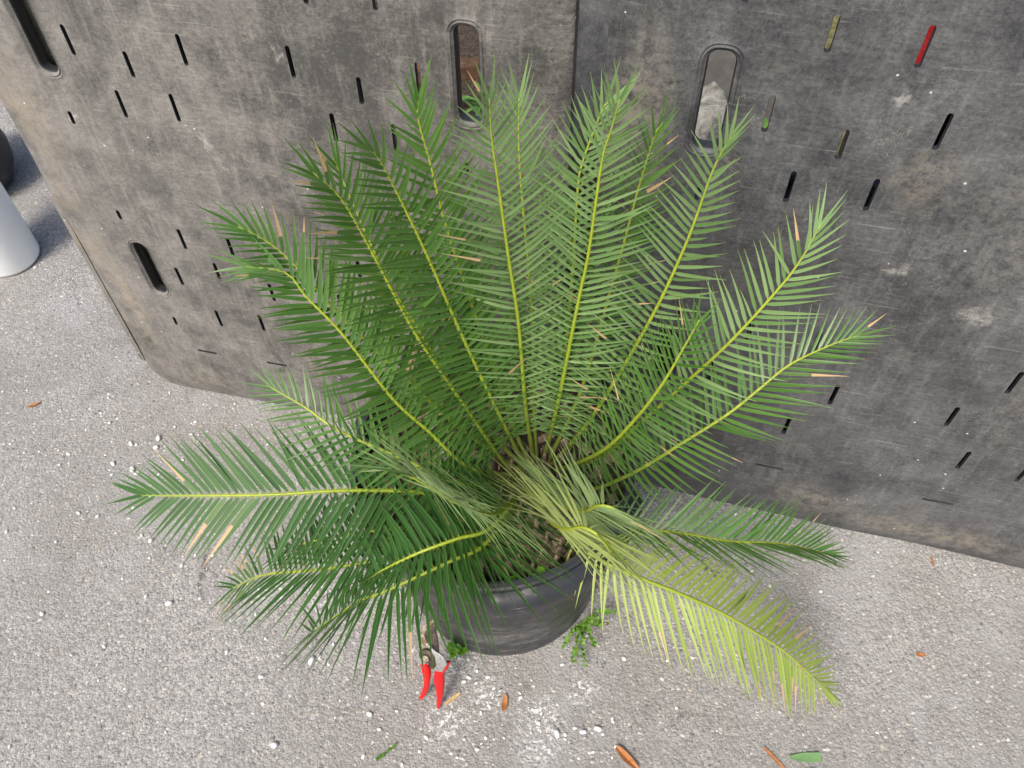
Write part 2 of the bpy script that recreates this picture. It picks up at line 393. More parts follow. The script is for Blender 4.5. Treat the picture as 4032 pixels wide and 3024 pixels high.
M['hook'] = b.done(b.mix(b.range(nz, 0.38, 0.62), (0.42, 0.39, 0.33), (0.20, 0.13, 0.06)), 0.5, b.bump(nz, 0.3, 0.001), metal=0.35)
M['tag'] = mat_plastic('white_label_plastic', (0.75, 0.76, 0.78), 0.4, bumps=0.02)
M['bucket'] = mat_plastic('white_bucket_plastic', (0.86, 0.88, 0.88), 0.35, 0.1, (0.45, 0.40, 0.28), 0.04)
M['blackpot'] = mat_plastic('black_pot_plastic', (0.02, 0.024, 0.026), 0.5, 0.3)
M['weed'] = mat_mottled('weed_leaf', (0.06, 0.15, 0.015), (0.14, 0.27, 0.03), 90, 0.5, 0.2, 0.001)
M['sprout'] = mat_mottled('sprout_leaf', (0.12, 0.30, 0.02), (0.2, 0.42, 0.04), 60, 0.45, 0.1, 0.001)
M['grassy'] = mat_mottled('grass_blade', (0.07, 0.17, 0.03), (0.13, 0.26, 0.06), 30, 0.45, 0.1, 0.001)
M['dryleaf'] = mat_mottled('dry_leaf', (0.30, 0.115, 0.035), (0.46, 0.20, 0.075), 90, 0.7, 0.3, 0.001)
M['straw'] = mat_mottled('straw', (0.42, 0.27, 0.13), (0.58, 0.42, 0.22), 90, 0.7, 0.3, 0.001)
M['cutleaf'] = mat_mottled('cut_leaf_green', (0.12, 0.24, 0.09), (0.17, 0.29, 0.12), 60, 0.5, 0.1, 0.001)
M['rock'] = mat_mottled('limestone', (0.17, 0.16, 0.13), (0.46, 0.44, 0.39), 26, 0.95, 1.0, 0.012, (0.12, 0.11, 0.06))
M['slab'] = mat_mottled('concrete_slab', (0.10, 0.097, 0.095), (0.15, 0.143, 0.14), 14, 0.95, 0.5, 0.004, (0.17, 0.09, 0.065))  # greys lowered to carry the shade behind the boards
M['moss'] = mat_mottled('mossy_timber', (0.13, 0.125, 0.05), (0.25, 0.24, 0.11), 45, 0.95, 0.8, 0.005, (0.36, 0.34, 0.26))
M['redplastic'] = mat_plastic('red_crate_plastic', (0.50, 0.012, 0.018), 0.4, 0.2)
M['wood'] = mat_mottled('old_timber', (0.06, 0.035, 0.02), (0.13, 0.075, 0.045), 30, 0.9, 0.6, 0.003)
M['blueplastic'] = mat_plastic('blue_plastic', (0.01, 0.035, 0.22), 0.4)

# ------------------------------------------------------------------ ground
gm = mesh_from('ground', [(-40, -40, 0), (40, -40, 0), (40, 40, 0), (-40, 40, 0)], [(0, 1, 2, 3)], [M['asphalt']])
ground = tag(link('ground', gm), kind='structure')

def build_aggregate(n):
    x = RNG.uniform(-1.75, 1.2, n*2); y = RNG.uniform(-0.55, 1.75, n*2)
    # front of the panels, or the strip to the left of them
    wall = 0.4835-0.2881*(x+0.7666)
    keep = ((y < wall+0.02) & (x > -1.5)) | ((x < -0.72) & (y < 1.75) & (x < -0.55-0.5*(y-0.2)))
    keep &= (x**2+y**2) > 0.175**2
    x = x[keep][:n]; y = y[keep][:n]; n = len(x)
    r = 0.0012+0.0034*RNG.random(n)**2.4
    K = 6
    ang = np.arange(K)*2*np.pi/K
    off = RNG.random((n, 1))*6.28
    rr0 = r[:, None]*RNG.uniform(0.7, 1.25, (n, K)); rr1 = rr0*RNG.uniform(0.5, 0.78, (n, K))
    ca, sa = np.cos(ang[None]+off), np.sin(ang[None]+off)
    st = RNG.uniform(0.6, 1.0, (n, 1)); 
    V = np.zeros((n, 2*K+1, 3))
    V[:, :K, 0] = x[:, None]+rr0*ca; V[:, :K, 1] = y[:, None]+rr0*sa*st; V[:, :K, 2] = -0.0006
    hgt = r*RNG.uniform(0.15, 0.42, n)
    V[:, K:2*K, 0] = x[:, None]+rr1*ca; V[:, K:2*K, 1] = y[:, None]+rr1*sa*st; V[:, K:2*K, 2] = hgt[:, None]*RNG.uniform(0.65, 1.0, (n, K))
    V[:, 2*K, 0] = x+RNG.normal(0, 0.1, n)*r; V[:, 2*K, 1] = y+RNG.normal(0, 0.1, n)*r; V[:, 2*K, 2] = hgt*1.1
    f = []
    for k in range(K):
        j = (k+1) % K
        f.append((k, j, K+j)); f.append((k, K+j, K+k)); f.append((K+k, K+j, 2*K))
    f = np.array(f)
    Fc = (f[None]+(np.arange(n)*(2*K+1))[:, None, None]).reshape(-1, 3)
    me = bpy.data.meshes.new('aggregate')
    me.vertices.add(n*(2*K+1)); me.vertices.foreach_set('co', V.reshape(-1))
    nf = len(Fc)
    me.loops.add(nf*3); me.loops.foreach_set('vertex_index', Fc.reshape(-1).astype(np.int32))
    me.polygons.add(nf); me.polygons.foreach_set('loop_start', np.arange(nf, dtype=np.int32)*3)
    me.polygons.foreach_set('use_smooth', np.ones(nf, bool))
    me.update(calc_edges=True)
    pal = np.array([(0.30, 0.295, 0.29), (0.38, 0.365, 0.35), (0.44, 0.415, 0.385), (0.24, 0.235, 0.23), (0.53, 0.51, 0.48), (0.45, 0.39, 0.31), (0.66, 0.655, 0.64), (0.15, 0.145, 0.14)])
    pick = RNG.choice(len(pal), n, p=[.23, .26, .20, .14, .07, .04, .01, .05])
    c = pal[pick]*RNG.uniform(0.78, 1.15, (n, 1))
    ca_ = me.color_attributes.new('tint', 'FLOAT_COLOR', 'POINT')
    cc = np.ones((n, 2*K+1, 4)); cc[:, :, :3] = c[:, None, :]
    ca_.data.foreach_set('color', cc.reshape(-1).astype(np.float32))
    me.materials.append(M['aggregate'])
    return me
tag(link('aggregate', build_aggregate(52000), ground), kind='stuff')

# ------------------------------------------------------------------ moulded plastic panels
def rr_loop(cx, cy, hw, hh, r, n=5):
    r = min(r, hw, hh)
    pts = []
    for (sx, sy, a0) in ((1, 1, 0), (-1, 1, 90), (-1, -1, 180), (1, -1, 270)):
        for k in range(n+1):
            a = math.radians(a0+90*k/n)
            pts.append((cx+sx*(hw-r)+r*math.cos(a), cy+sy*(hh-r)+r*math.sin(a)))
    out = []
    for p in pts:
        if not out or (p[0]-out[-1][0])**2+(p[1]-out[-1][1])**2 > 1e-10: out.append(p)
    if (out[0][0]-out[-1][0])**2+(out[0][1]-out[-1][1])**2 < 1e-10: out.pop()
    return out

def sd_rr(x, y, q):
    cx, cy, hw, hh, r = q
    dx, dy = abs(x-cx)-(hw-r), abs(y-cy)-(hh-r)
    return math.hypot(max(dx, 0), max(dy, 0))+min(max(dx, dy), 0)-r

def resample(loop, step):
    out = []
    for i in range(len(loop)):
        a, b_ = loop[i], loop[(i+1) % len(loop)]
        L = math.hypot(b_[0]-a[0], b_[1]-a[1]); k = max(1, int(L/step))
        for j in range(k): out.append((a[0]+(b_[0]-a[0])*j/k, a[1]+(b_[1]-a[1])*j/k))
    return out

def build_panel(name, frame, rect, slots, handles, mats, grid=0.024, seed=0.0, warp=0.004, depth=0.024, ridge=0):
    P0, T, W, N = [Vector(v) for v in frame]
    root_m = Matrix(((T.x, W.x, N.x, P0.x), (T.y, W.y, N.y, P0.y), (T.z, W.z, N.z, P0.z), (0, 0, 0, 1)))
    cx, cy = (rect[0]+rect[1])/2, (rect[2]+rect[3])/2
    OUT = (cx, cy, (rect[1]-rect[0])/2, (rect[3]-rect[2])/2, rect[4])
    sl = []
    for s in slots:
        hw = 0.0036
        if s[0] == 'h': sl.append(((s[1]+s[2])/2, s[3], abs(s[2]-s[1])/2, hw*0.85, hw*0.85))
        else: sl.append((s[0], s[1], hw, s[2]/2, hw))
    hd = [(h[0], h[1], h[2], h[3], 0.013) for h in handles]
    def surf(x, y):
        e = -sd_rr(x, y, OUT)
        z = 0.0
        if e < 0.055: z -= 0.009*((0.055-e)/0.055)**2
        z += warp*(noise.noise(Vector((x*3.1+seed, y*2.7, seed))) + 0.45*noise.noise(Vector((x*8+seed, y*8, 1.5+seed))))
        z += 0.0006*noise.noise(Vector((x*40, y*40, seed)))
        if ridge: z -= 0.005*math.exp(-((x-ridge)/0.012)**2)-0.003*math.exp(-((x-ridge-0.028)/0.012)**2)
        for q in hd:
            d = sd_rr(x, y, q)
            if d < 0.03:
                z += 0.0022*max(0, 1-abs(d-0.0042)/0.0018) + 0.0016*max(0, 1-abs(d-0.0085)/0.0022) - 0.002*max(0, 1-max(d, 0)/0.003)
        return z
    pts, edges, loops = [], [], []
    def add_loop(lp, kind=None):
        i0 = len(pts); pts.extend(Vector(p) for p in lp); n = len(lp)
        edges.extend((i0+i, i0+(i+1) % n) for i in range(n))
        if kind: loops.append((kind, i0, n))
    add_loop(resample(rr_loop(*OUT, n=8), 0.03), 'outline')
    for q in sl:
        add_loop(rr_loop(*q, n=3), 'slot'); add_loop(rr_loop(q[0], q[1], q[2]+0.004, q[3]+0.004, q[4]+0.004, n=3))
    for q in hd:
        for off in (0.0, 0.0024, 0.0042, 0.0060, 0.0072, 0.0085, 0.0107, 0.016):
            add_loop(resample(rr_loop(q[0], q[1], q[2]+off, q[3]+off, q[4]+off, n=5), 0.02), 'handle' if off == 0 else None)
    nx, ny = int((rect[1]-rect[0])/grid), int((rect[3]-rect[2])/grid)
    for i in range(1, nx):
        for j in range(1, ny):
            x, y = rect[0]+(rect[1]-rect[0])*(i+0.15*math.sin(j*1.7))/nx, rect[2]+(rect[3]-rect[2])*(j+0.15*math.sin(i*2.3))/ny
            if sd_rr(x, y, OUT) > -0.008: continue
            if any(sd_rr(x, y, q) < 0.008 for q in sl) or any(sd_rr(x, y, q) < 0.021 for q in hd): continue
            pts.append(Vector((x, y)))
    vc, ve, fc, ov, oe, of = delaunay_2d_cdt([Vector((p.x, p.y)) for p in pts], edges, [], 1, 1e-6)
    verts = [(v.x, v.y, surf(v.x, v.y)) for v in vc]
    idx = {}
    for i, o_ in enumerate(ov):
        for o in o_: idx[o] = i
    faces = []
    for f in fc:
        mx = sum(vc[i].x for i in f)/len(f); my = sum(vc[i].y for i in f)/len(f)
        if any(sd_rr(mx, my, q) < -1e-5 for q in sl) or any(sd_rr(mx, my, q) < -1e-5 for q in hd): continue
        faces.append(tuple(f))
    nfront = len(faces)
    mi = [0]*nfront
    for kind, i0, n in loops:
        ring = [idx[i0+i] for i in range(n)]
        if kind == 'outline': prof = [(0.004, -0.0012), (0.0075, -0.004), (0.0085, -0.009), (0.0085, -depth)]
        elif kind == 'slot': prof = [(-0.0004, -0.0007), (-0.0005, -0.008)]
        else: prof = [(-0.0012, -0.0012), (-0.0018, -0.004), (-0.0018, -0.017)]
        c = Vector((sum(verts[i][0] for i in ring)/n, sum(verts[i][1] for i in ring)/n))
        prev = ring
        for (o, dz) in prof:
            cur = []
            for k, i in enumerate(ring):
                a = Vector(verts[ring[k-1]][:2]); b_ = Vector(verts[ring[(k+1) % n]][:2])
                t = (b_-a).normalized(); nn = Vector((t.y, -t.x))
                p = Vector(verts[i][:2])+nn*o
                verts.append((p.x, p.y, verts[i][2]+dz)); cur.append(len(verts)-1)
            for k in range(n):
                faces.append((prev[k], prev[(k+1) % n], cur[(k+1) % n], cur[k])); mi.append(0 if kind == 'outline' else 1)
            prev = cur
    me = mesh_from(name, verts, faces, mats, True, 38)
    fix_normals(me)
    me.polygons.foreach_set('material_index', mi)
    me.update()
    o = link(name, me); o.matrix_world = root_m
    return o

FRAME_L = ((-0.7666, 0.4835, 0.0), (0.9609, -0.2768, 0.0), (0.0212, 0.0737, 0.9971), (-0.276, -0.9581, 0.0767))
FRAME_R = ((0.3832, 0.1243, 0.0), (0.9504, -0.3109, 0.0), (0.0136, 0.0415, 0.999), (-0.3106, -0.9495, 0.0436))
half = [(.1545, .842, .047), (.245, .814, .041), (.3445, .846, .047), (.2015, .745, .047), (.2975, .75, .047), (.093, .708, .023),
        (.209, .479, .047), (.306, .476, .047), (.095, .515, .021), (.165, .379, .046), (.2565, .411, .04), (.36, .376, .046),
        (.2155, .276, .047), (.3125, .284, .046), (.104, .244, .023), (.203, .953, .047), (.30, .953, .047)]
L_slots = half + [(.86-s, h, l) for (s, h, l) in half] + [('h', .126, .172, .16), ('h', .289, .336, .16), ('h', .524, .571, .16), ('h', .688, .734, .16)]
L_handles = [(.095, .853, .0165, .0685), (.777, .853, .0175, .0685), (.104, .387, .0145, .064), (.756, .387, .0145, .064)]
R_slots = [(.006, .984, .042), (.102, .981, .047), (-.037, .8815, .049), (.056, .8535, .041), (.1565, .8865, .048), (.0125, .784, .048),
           (.1105, .7895, .049), (-.0995, .7515, .021), (.1775, .4065, .051), (.357, .4075, .051), (.416, .3045, .053), (.129, .3035, .051),
           (.403, .508, .05), (.12, .5145, .05), (-.092, 1.03, .047), (.2, 1.08, .047), (.51, .30, .05), (-.02, .4065, .05), (.02, .5145, .05), (-.09, .53, .021), (.3, .95, .048), (.4, .98, .048),
           ('h', .105, .156, .174), ('h', .4, .453, .172), ('h', -.06, -.01, .174)]
R_handles = [(-.103, .886, .0175, .0655), (-.1, .42, .0155, .064), (.58, .886, .0155, .0645)]
panel_l = build_panel('slotted_board', FRAME_L, (-.038, .911, 0.006, 1.26, 0.062), L_slots, L_handles, [M['panel_left'], M['hole_wall']], seed=1.0, ridge=0.868)
tag(panel_l, 'dusty brown-grey slotted plastic board leaning upright, its rounded bottom corner on the asphalt', 'board', 'slotted plastic dividers leaning behind the plant')
panel_r = build_panel('slotted_board', FRAME_R, (-.232, .77, 0.006, 1.29, 0.062), R_slots, R_handles, [M['panel_right'], M['hole_wall']], seed=4.0)
tag(panel_r, 'darker black-grey scratched slotted plastic board, red showing through one slot', 'board', 'slotted plastic dividers leaning behind the plant')

def panel_lip(parent, path, w=0.010, d0=-0.012, th=0.005):
    # a narrow moulded flange strip along the edge of a panel, in the panel's own plane
    v, f = [], []
    n = len(path)
    for i, (x, y) in enumerate(path):
        a = Vector(path[max(i-1, 0)]); b_ = Vector(path[min(i+1, n-1)]); t = (b_-a).normalized(); nn = Vector((t.y, -t.x))
        p = Vector((x, y)); q = p+nn*w
        for (pp, zz) in ((p, d0), (p+nn*w*0.8, d0), (q, d0-0.0015), (q, d0-th), (p, d0-th)): v.append((pp.x, pp.y, zz))
    for i in range(n-1):
        for k in range(5):
            j = (k+1) % 5
            f.append((i*5+k, i*5+j, (i+1)*5+j, (i+1)*5+k))
    f.append((0, 1, 2, 3, 4)); f.append(tuple((n-1)*5+k for k in (4, 3, 2, 1, 0)))
    me = mesh_from('flange', v, f, [parent.data.materials[0]], True, 40); fix_normals(me)
    return link('flange', me, parent)
panel_lip(panel_l, [(-.0465, .52-.018*i) for i in range(26)], 0.013)

# more panels of the same kind stored behind
FRAME_LB = tuple(Vector(v) for v in FRAME_L); off = FRAME_LB[3]*-0.036
panel_lb = build_panel('slotted_board', (FRAME_LB[0]+off, *FRAME_LB[1:]), (-.06, .62, 0.006, 1.2, 0.06), [], [], [M['panel_back'], M['hole_wall']], grid=0.06, seed=7.0)
tag(panel_lb, 'tan-grey plastic board stored close behind the dusty board, seen through its handle holes', 'board')
FRAME_RB = tuple(Vector(v) for v in FRAME_R); off = FRAME_RB[3]*-0.06
panel_rb = build_panel('slotted_board', (FRAME_RB[0]+off, *FRAME_RB[1:]), (-.2, .76, 0.006, .745, 0.03), [], [], [M['hole_wall'], M['hole_wall']], grid=0.06, seed=9.0)
tag(panel_rb, 'low black plastic board behind the darker scratched board, glimpsed as black in its slots', 'board')

sb = mesh_from('soil_bed', [(-0.75, 0.66, 0.004), (2.2, -0.25, 0.004), (6, 6, 0.004), (-0.75, 6, 0.004)], [(0, 1, 2, 3)], [M['soil']])
tag(link('soil_bed', sb), kind='structure')

# ------------------------------------------------------------------ things behind the panels
def lump(name, r, mat, seed, sub=3, rough=0.25, flat=False):
    bm = bmesh.new(); bmesh.ops.create_icosphere(bm, subdivisions=sub, radius=1.0)
    for v in bm.verts:
        p = v.co.copy(); k = 1+rough*(noise.noise(p*1.3+Vector((seed, 0, 0)))+0.5*noise.noise(p*3.1+Vector((0, seed, 0)))+0.2*noise.noise(p*8+Vector((0, 0, seed))))
        v.co = Vector((p.x*r[0]*k, p.y*r[1]*k, p.z*r[2]*k))
    me = bpy.data.meshes.new(name); bm.to_mesh(me); bm.free(); me.materials.append(mat)
    if not flat: me.polygons.foreach_set('use_smooth', [True]*len(me.polygons))
    return me

def bevel_box(name, size, mat, bev=0.008, jitter=0.0, seg=2):
    bm = bmesh.new(); bmesh.ops.create_cube(bm, size=1.0)
    for v in bm.verts:
        v.co = Vector((v.co.x*size[0]+random.uniform(-1, 1)*jitter, v.co.y*size[1]+random.uniform(-1, 1)*jitter, (v.co.z+0.5)*size[2]))
    bmesh.ops.bevel(bm, geom=list(bm.edges), offset=bev, segments=seg, profile=0.6, affect='EDGES')
    me = bpy.data.meshes.new(name); bm.to_mesh(me); bm.free(); me.materials.append(mat)
    return me

o = link('rock', lump('rock', (0.20, 0.15, 0.2), M['rock'], 3.0, 4, 0.35)); o.location = (0.50, 0.98, 0.15)
tag(o, 'pale mottled limestone rock seen through the handle hole of the darker board', 'rock')
o = link('concrete_slab', bevel_box('concrete_slab', (0.62, 0.08, 0.75), M['slab'], 0.01, 0.01)); o.location = (0.66, 1.36, 0)
o.rotation_euler = (math.radians(-9), 0, math.radians(-6))
tag(o, 'grey concrete slab with rusty stain standing behind the limestone rock', 'slab')
o = link('timber_post', bevel_box('timber_post', (0.16, 0.14, 0.72), M['moss'], 0.01, 0.012)); o.location = (0.90, 1.19, 0)
tag(o, 'olive mossy timber post seen through a slot of the darker board', 'timber')
crate = empty('crate', (1.36, 1.36, 0))
tag(crate, 'red plastic crate seen through a slot of the darker board', 'crate')
link('body', bevel_box('body', (0.36, 0.26, 0.6), M['redplastic'], 0.015), crate)
for k in range(5):
    q = link('rib', bevel_box('rib', (0.37, 0.012, 0.02), M['redplastic'], 0.003, seg=1), crate); q.location = (0, -0.136, 0.08+0.11*k)
o = link('timber_beam', bevel_box('timber_beam', (0.7, 0.05, 0.05), M['wood'], 0.006, 0.006)); o.location = (-0.05, 1.72, 0); o.rotation_euler = (0, 0, 0.06)
tag(o, 'brown weathered timber batten lying on the ground behind the dusty board', 'timber')
bk = empty('bucket', (0.12, 2.2, 0)); tag(bk, 'blue plastic bucket behind the timber batten, glimpsed through a handle hole', 'bucket')
v, f = lathe([(0.001, 0.0), (0.12, 0.0), (0.15, 0.26), (0.157, 0.262), (0.157, 0.275), (0.145, 0.275), (0.116, 0.01), (0.001, 0.01)], 32)
link('body', mesh_from('body', v, f, [M['blueplastic']], True, 40), bk)
o = link('dark_board', bevel_box('dark_board', (0.34, 0.03, 0.62), M['panel_right'], 0.01)); o.location = (0.12, 0.96, 0); o.rotation_euler = (math.radians(-24), math.radians(18), math.radians(8))
tag(o, 'dark plastic board tilted behind the dusty board, filling the lower handle hole', 'board')

o = link('slot_backing', bevel_box('slot_backing', (0.075, 0.012, 0.90), M['hole_wall'], 0.003)); o.location = (0.578, 0.165, 0); o.rotation_euler = (math.radians(-2.4), 0, math.radians(-18.1))  # added dark strip, stands there only to turn one slot black
tag(o, 'narrow added black plank right behind the darker board, filling one slot with black', 'backing')

def blade_mesh(name, L, w, droop, mat, n=7, fold=0.15):
    v, f = [], []
    for i in range(n):
        t = i/(n-1); ww = w*(0.55+0.9*t)*(1-t)**0.6 if t > 0.0 else w*0.5
        ww = max(ww, w*0.02)
        x = L*t*(1-0.25*droop*t); z = L*(0.9*t-droop*t*t)
        v += [(x, -ww/2, z+fold*ww), (x, 0, z), (x, ww/2, z+fold*ww)]
    for i in range(n-1):
        a = i*3
        f += [(a, a+1, a+4, a+3), (a+1, a+2, a+5, a+4)]
    return mesh_from(name, v, f, [mat])

def grass_clump(loc, label, n, L, w, mat, seed):
    random.seed(seed)
    r = empty('weed', loc); tag(r, label, 'weed')
    ms = [blade_mesh('leaf', L*q, w, d, mat) for q, d in ((1.0, 0.9), (0.75, 0.6), (0.85, 1.2))]
    for k in range(n):
        o = link('leaf', ms[k % 3], r); a = random.uniform(0, 6.28)
        o.rotation_euler = (random.uniform(-0.2, 0.2), random.uniform(-0.5, 0.1), a); o.location = (random.uniform(-.01, .01), random.uniform(-.01, .01), 0)
    return r
grass_clump((0.0, 1.50, 0), 'green grass weed sprouting by the timber batten behind the dusty board', 18, 0.20, 0.016, M['grassy'], 1)
grass_clump((0.48, 1.17, 0), 'leafy green weed between the limestone rock and the concrete slab', 12, 0.44, 0.035, M['grassy'], 2)
grass_clump((0.78, 1.12, 0), 'broad-leaved green weed beside the mossy post', 9, 0.28, 0.035, M['grassy'], 3)
FRONDS = {
    'centre': [(0.064,-0.03,0.425),(0.054,0.004,0.535),(0.049,0.037,0.678),(0.04,0.052,0.786),(0.033,0.055,0.89),(0.029,0.051,0.953),(0.029,0.042,1.009)],
    'right_centre': [(0.075,-0.031,0.425),(0.1,0.003,0.542),(0.126,0.039,0.714),(0.136,0.047,0.788),(0.144,0.049,0.918),(0.15,0.044,0.959),(0.155,0.036,1.004)],
    'right3': [(0.085,-0.035,0.425),(0.148,-0.012,0.525),(0.215,0.021,0.683),(0.248,0.037,0.802),(0.263,0.042,0.904),(0.274,0.038,0.955)],
    'right4': [(0.092,-0.042,0.425),(0.156,-0.066,0.518),(0.195,-0.071,0.605),(0.219,-0.072,0.677),(0.237,-0.07,0.749),(0.247,-0.068,0.79)],
    'right5': [(0.092,-0.043,0.425),(0.16,-0.052,0.482),(0.21,-0.043,0.55),(0.26,-0.033,0.619),(0.309,-0.023,0.691),(0.352,-0.01,0.765),(0.372,-0.001,0.805),(0.388,0.013,0.85)],
    'right6': [(0.093,-0.055,0.425),(0.132,-0.085,0.441),(0.196,-0.09,0.493),(0.265,-0.079,0.555),(0.318,-0.066,0.597),(0.355,-0.05,0.626),(0.393,-0.032,0.651),(0.444,-0.017,0.667),(0.484,-0.007,0.673)],
    'left7': [(0.053,-0.034,0.425),(0.043,-0.027,0.45),(0.017,-0.006,0.528),(-0.024,0.024,0.67),(-0.055,0.039,0.805),(-0.074,0.038,0.892),(-0.088,0.031,0.954),(-0.098,0.023,0.969)],
    'left8': [(0.044,-0.042,0.425),(0.02,-0.039,0.452),(-0.04,-0.004,0.585),(-0.083,0.016,0.694),(-0.115,0.031,0.817),(-0.135,0.032,0.901),(-0.155,0.023,0.945)],
    'left9b': [(0.042,-0.047,0.425),(-0.031,-0.057,0.478),(-0.083,-0.038,0.551),(-0.124,-0.021,0.608),(-0.176,0.018,0.7),(-0.211,0.039,0.746),(-0.231,0.054,0.775),(-0.275,0.052,0.792)],
    'left9a': [(0.046,-0.039,0.425),(-0.038,-0.012,0.507),(-0.107,0.019,0.594),(-0.18,0.051,0.696),(-0.232,0.075,0.783),(-0.262,0.078,0.82),(-0.278,0.076,0.834)],
    'back10': [(0.057,-0.032,0.425),(0.03,0.006,0.51),(0.012,0.036,0.583),(-0.011,0.072,0.68),(-0.027,0.094,0.752),(-0.038,0.11,0.81),(-0.045,0.123,0.869),(-0.053,0.132,0.926),(-0.048,0.136,0.953)],
    'back11': [(0.067,-0.03,0.425),(0.066,0.024,0.539),(0.068,0.07,0.651),(0.065,0.1,0.737),(0.062,0.117,0.79),(0.059,0.136,0.868),(0.061,0.149,0.938)],
    'back12': [(0.075,-0.031,0.425),(0.104,0.02,0.541),(0.116,0.058,0.635),(0.124,0.094,0.739),(0.128,0.117,0.822),(0.133,0.125,0.859),(0.153,0.132,0.923),(0.162,0.131,0.938)],
    'back13': [(0.08,-0.032,0.425),(0.124,0.007,0.523),(0.146,0.033,0.59),(0.163,0.058,0.662),(0.184,0.086,0.753),(0.201,0.107,0.842),(0.214,0.116,0.905),(0.219,0.116,0.914)],
    'back14': [(0.05,-0.036,0.425),(-0.035,0.006,0.55),(-0.079,0.043,0.657),(-0.112,0.065,0.738),(-0.13,0.083,0.809),(-0.143,0.095,0.87),(-0.149,0.099,0.902)],
    'left15': [(0.042,-0.051,0.425),(-0.042,-0.079,0.47),(-0.12,-0.066,0.527),(-0.199,-0.042,0.565),(-0.247,-0.012,0.585),(-0.283,0.01,0.593),(-0.302,0.022,0.595)],
    'left16': [(0.043,-0.054,0.425),(-0.043,-0.09,0.459),(-0.123,-0.099,0.495),(-0.204,-0.105,0.516),(-0.289,-0.109,0.522),(-0.353,-0.105,0.519),(-0.458,-0.09,0.502),(-0.495,-0.082,0.494)],
    'left17': [(0.048,-0.062,0.425),(-0.044,-0.15,0.447),(-0.105,-0.172,0.452),(-0.215,-0.179,0.434),(-0.265,-0.174,0.414),(-0.345,-0.16,0.374),(-0.407,-0.158,0.325)],
    'left18': [(0.052,-0.066,0.425),(-0.01,-0.17,0.467),(-0.059,-0.201,0.481),(-0.143,-0.229,0.463),(-0.188,-0.233,0.435),(-0.271,-0.242,0.351)],
    'front19': [(0.048,-0.063,0.425),(0.006,-0.171,0.552),(-0.031,-0.215,0.669),(-0.055,-0.233,0.743),(-0.076,-0.236,0.778),(-0.105,-0.221,0.764)],
    'front20': [(0.086,-0.064,0.425),(0.089,-0.163,0.558),(0.106,-0.228,0.659),(0.118,-0.261,0.735),(0.133,-0.269,0.741),(0.153,-0.268,0.705)],
    'front21': [(0.075,-0.069,0.425),(0.072,-0.166,0.531),(0.085,-0.234,0.63),(0.103,-0.269,0.703),(0.12,-0.284,0.705),(0.136,-0.292,0.662)],
    'right22': [(0.082,-0.067,0.425),(0.119,-0.154,0.42),(0.162,-0.191,0.415),(0.258,-0.23,0.393),(0.314,-0.248,0.364),(0.362,-0.264,0.328),(0.422,-0.283,0.272),(0.504,-0.315,0.172)],
    'right23': [(0.089,-0.062,0.425),(0.144,-0.116,0.406),(0.203,-0.128,0.4),(0.277,-0.134,0.384),(0.35,-0.137,0.355),(0.431,-0.129,0.32),(0.483,-0.126,0.291),(0.543,-0.125,0.251)],
    'left24': [(0.046,-0.06,0.425),(-0.03,-0.122,0.448),(-0.107,-0.136,0.461),(-0.188,-0.135,0.446),(-0.255,-0.127,0.414),(-0.323,-0.119,0.367)],
    'left25': [(0.05,-0.064,0.425),(-0.003,-0.157,0.485),(-0.048,-0.183,0.51),(-0.099,-0.199,0.507),(-0.147,-0.205,0.475),(-0.189,-0.204,0.428)],
}
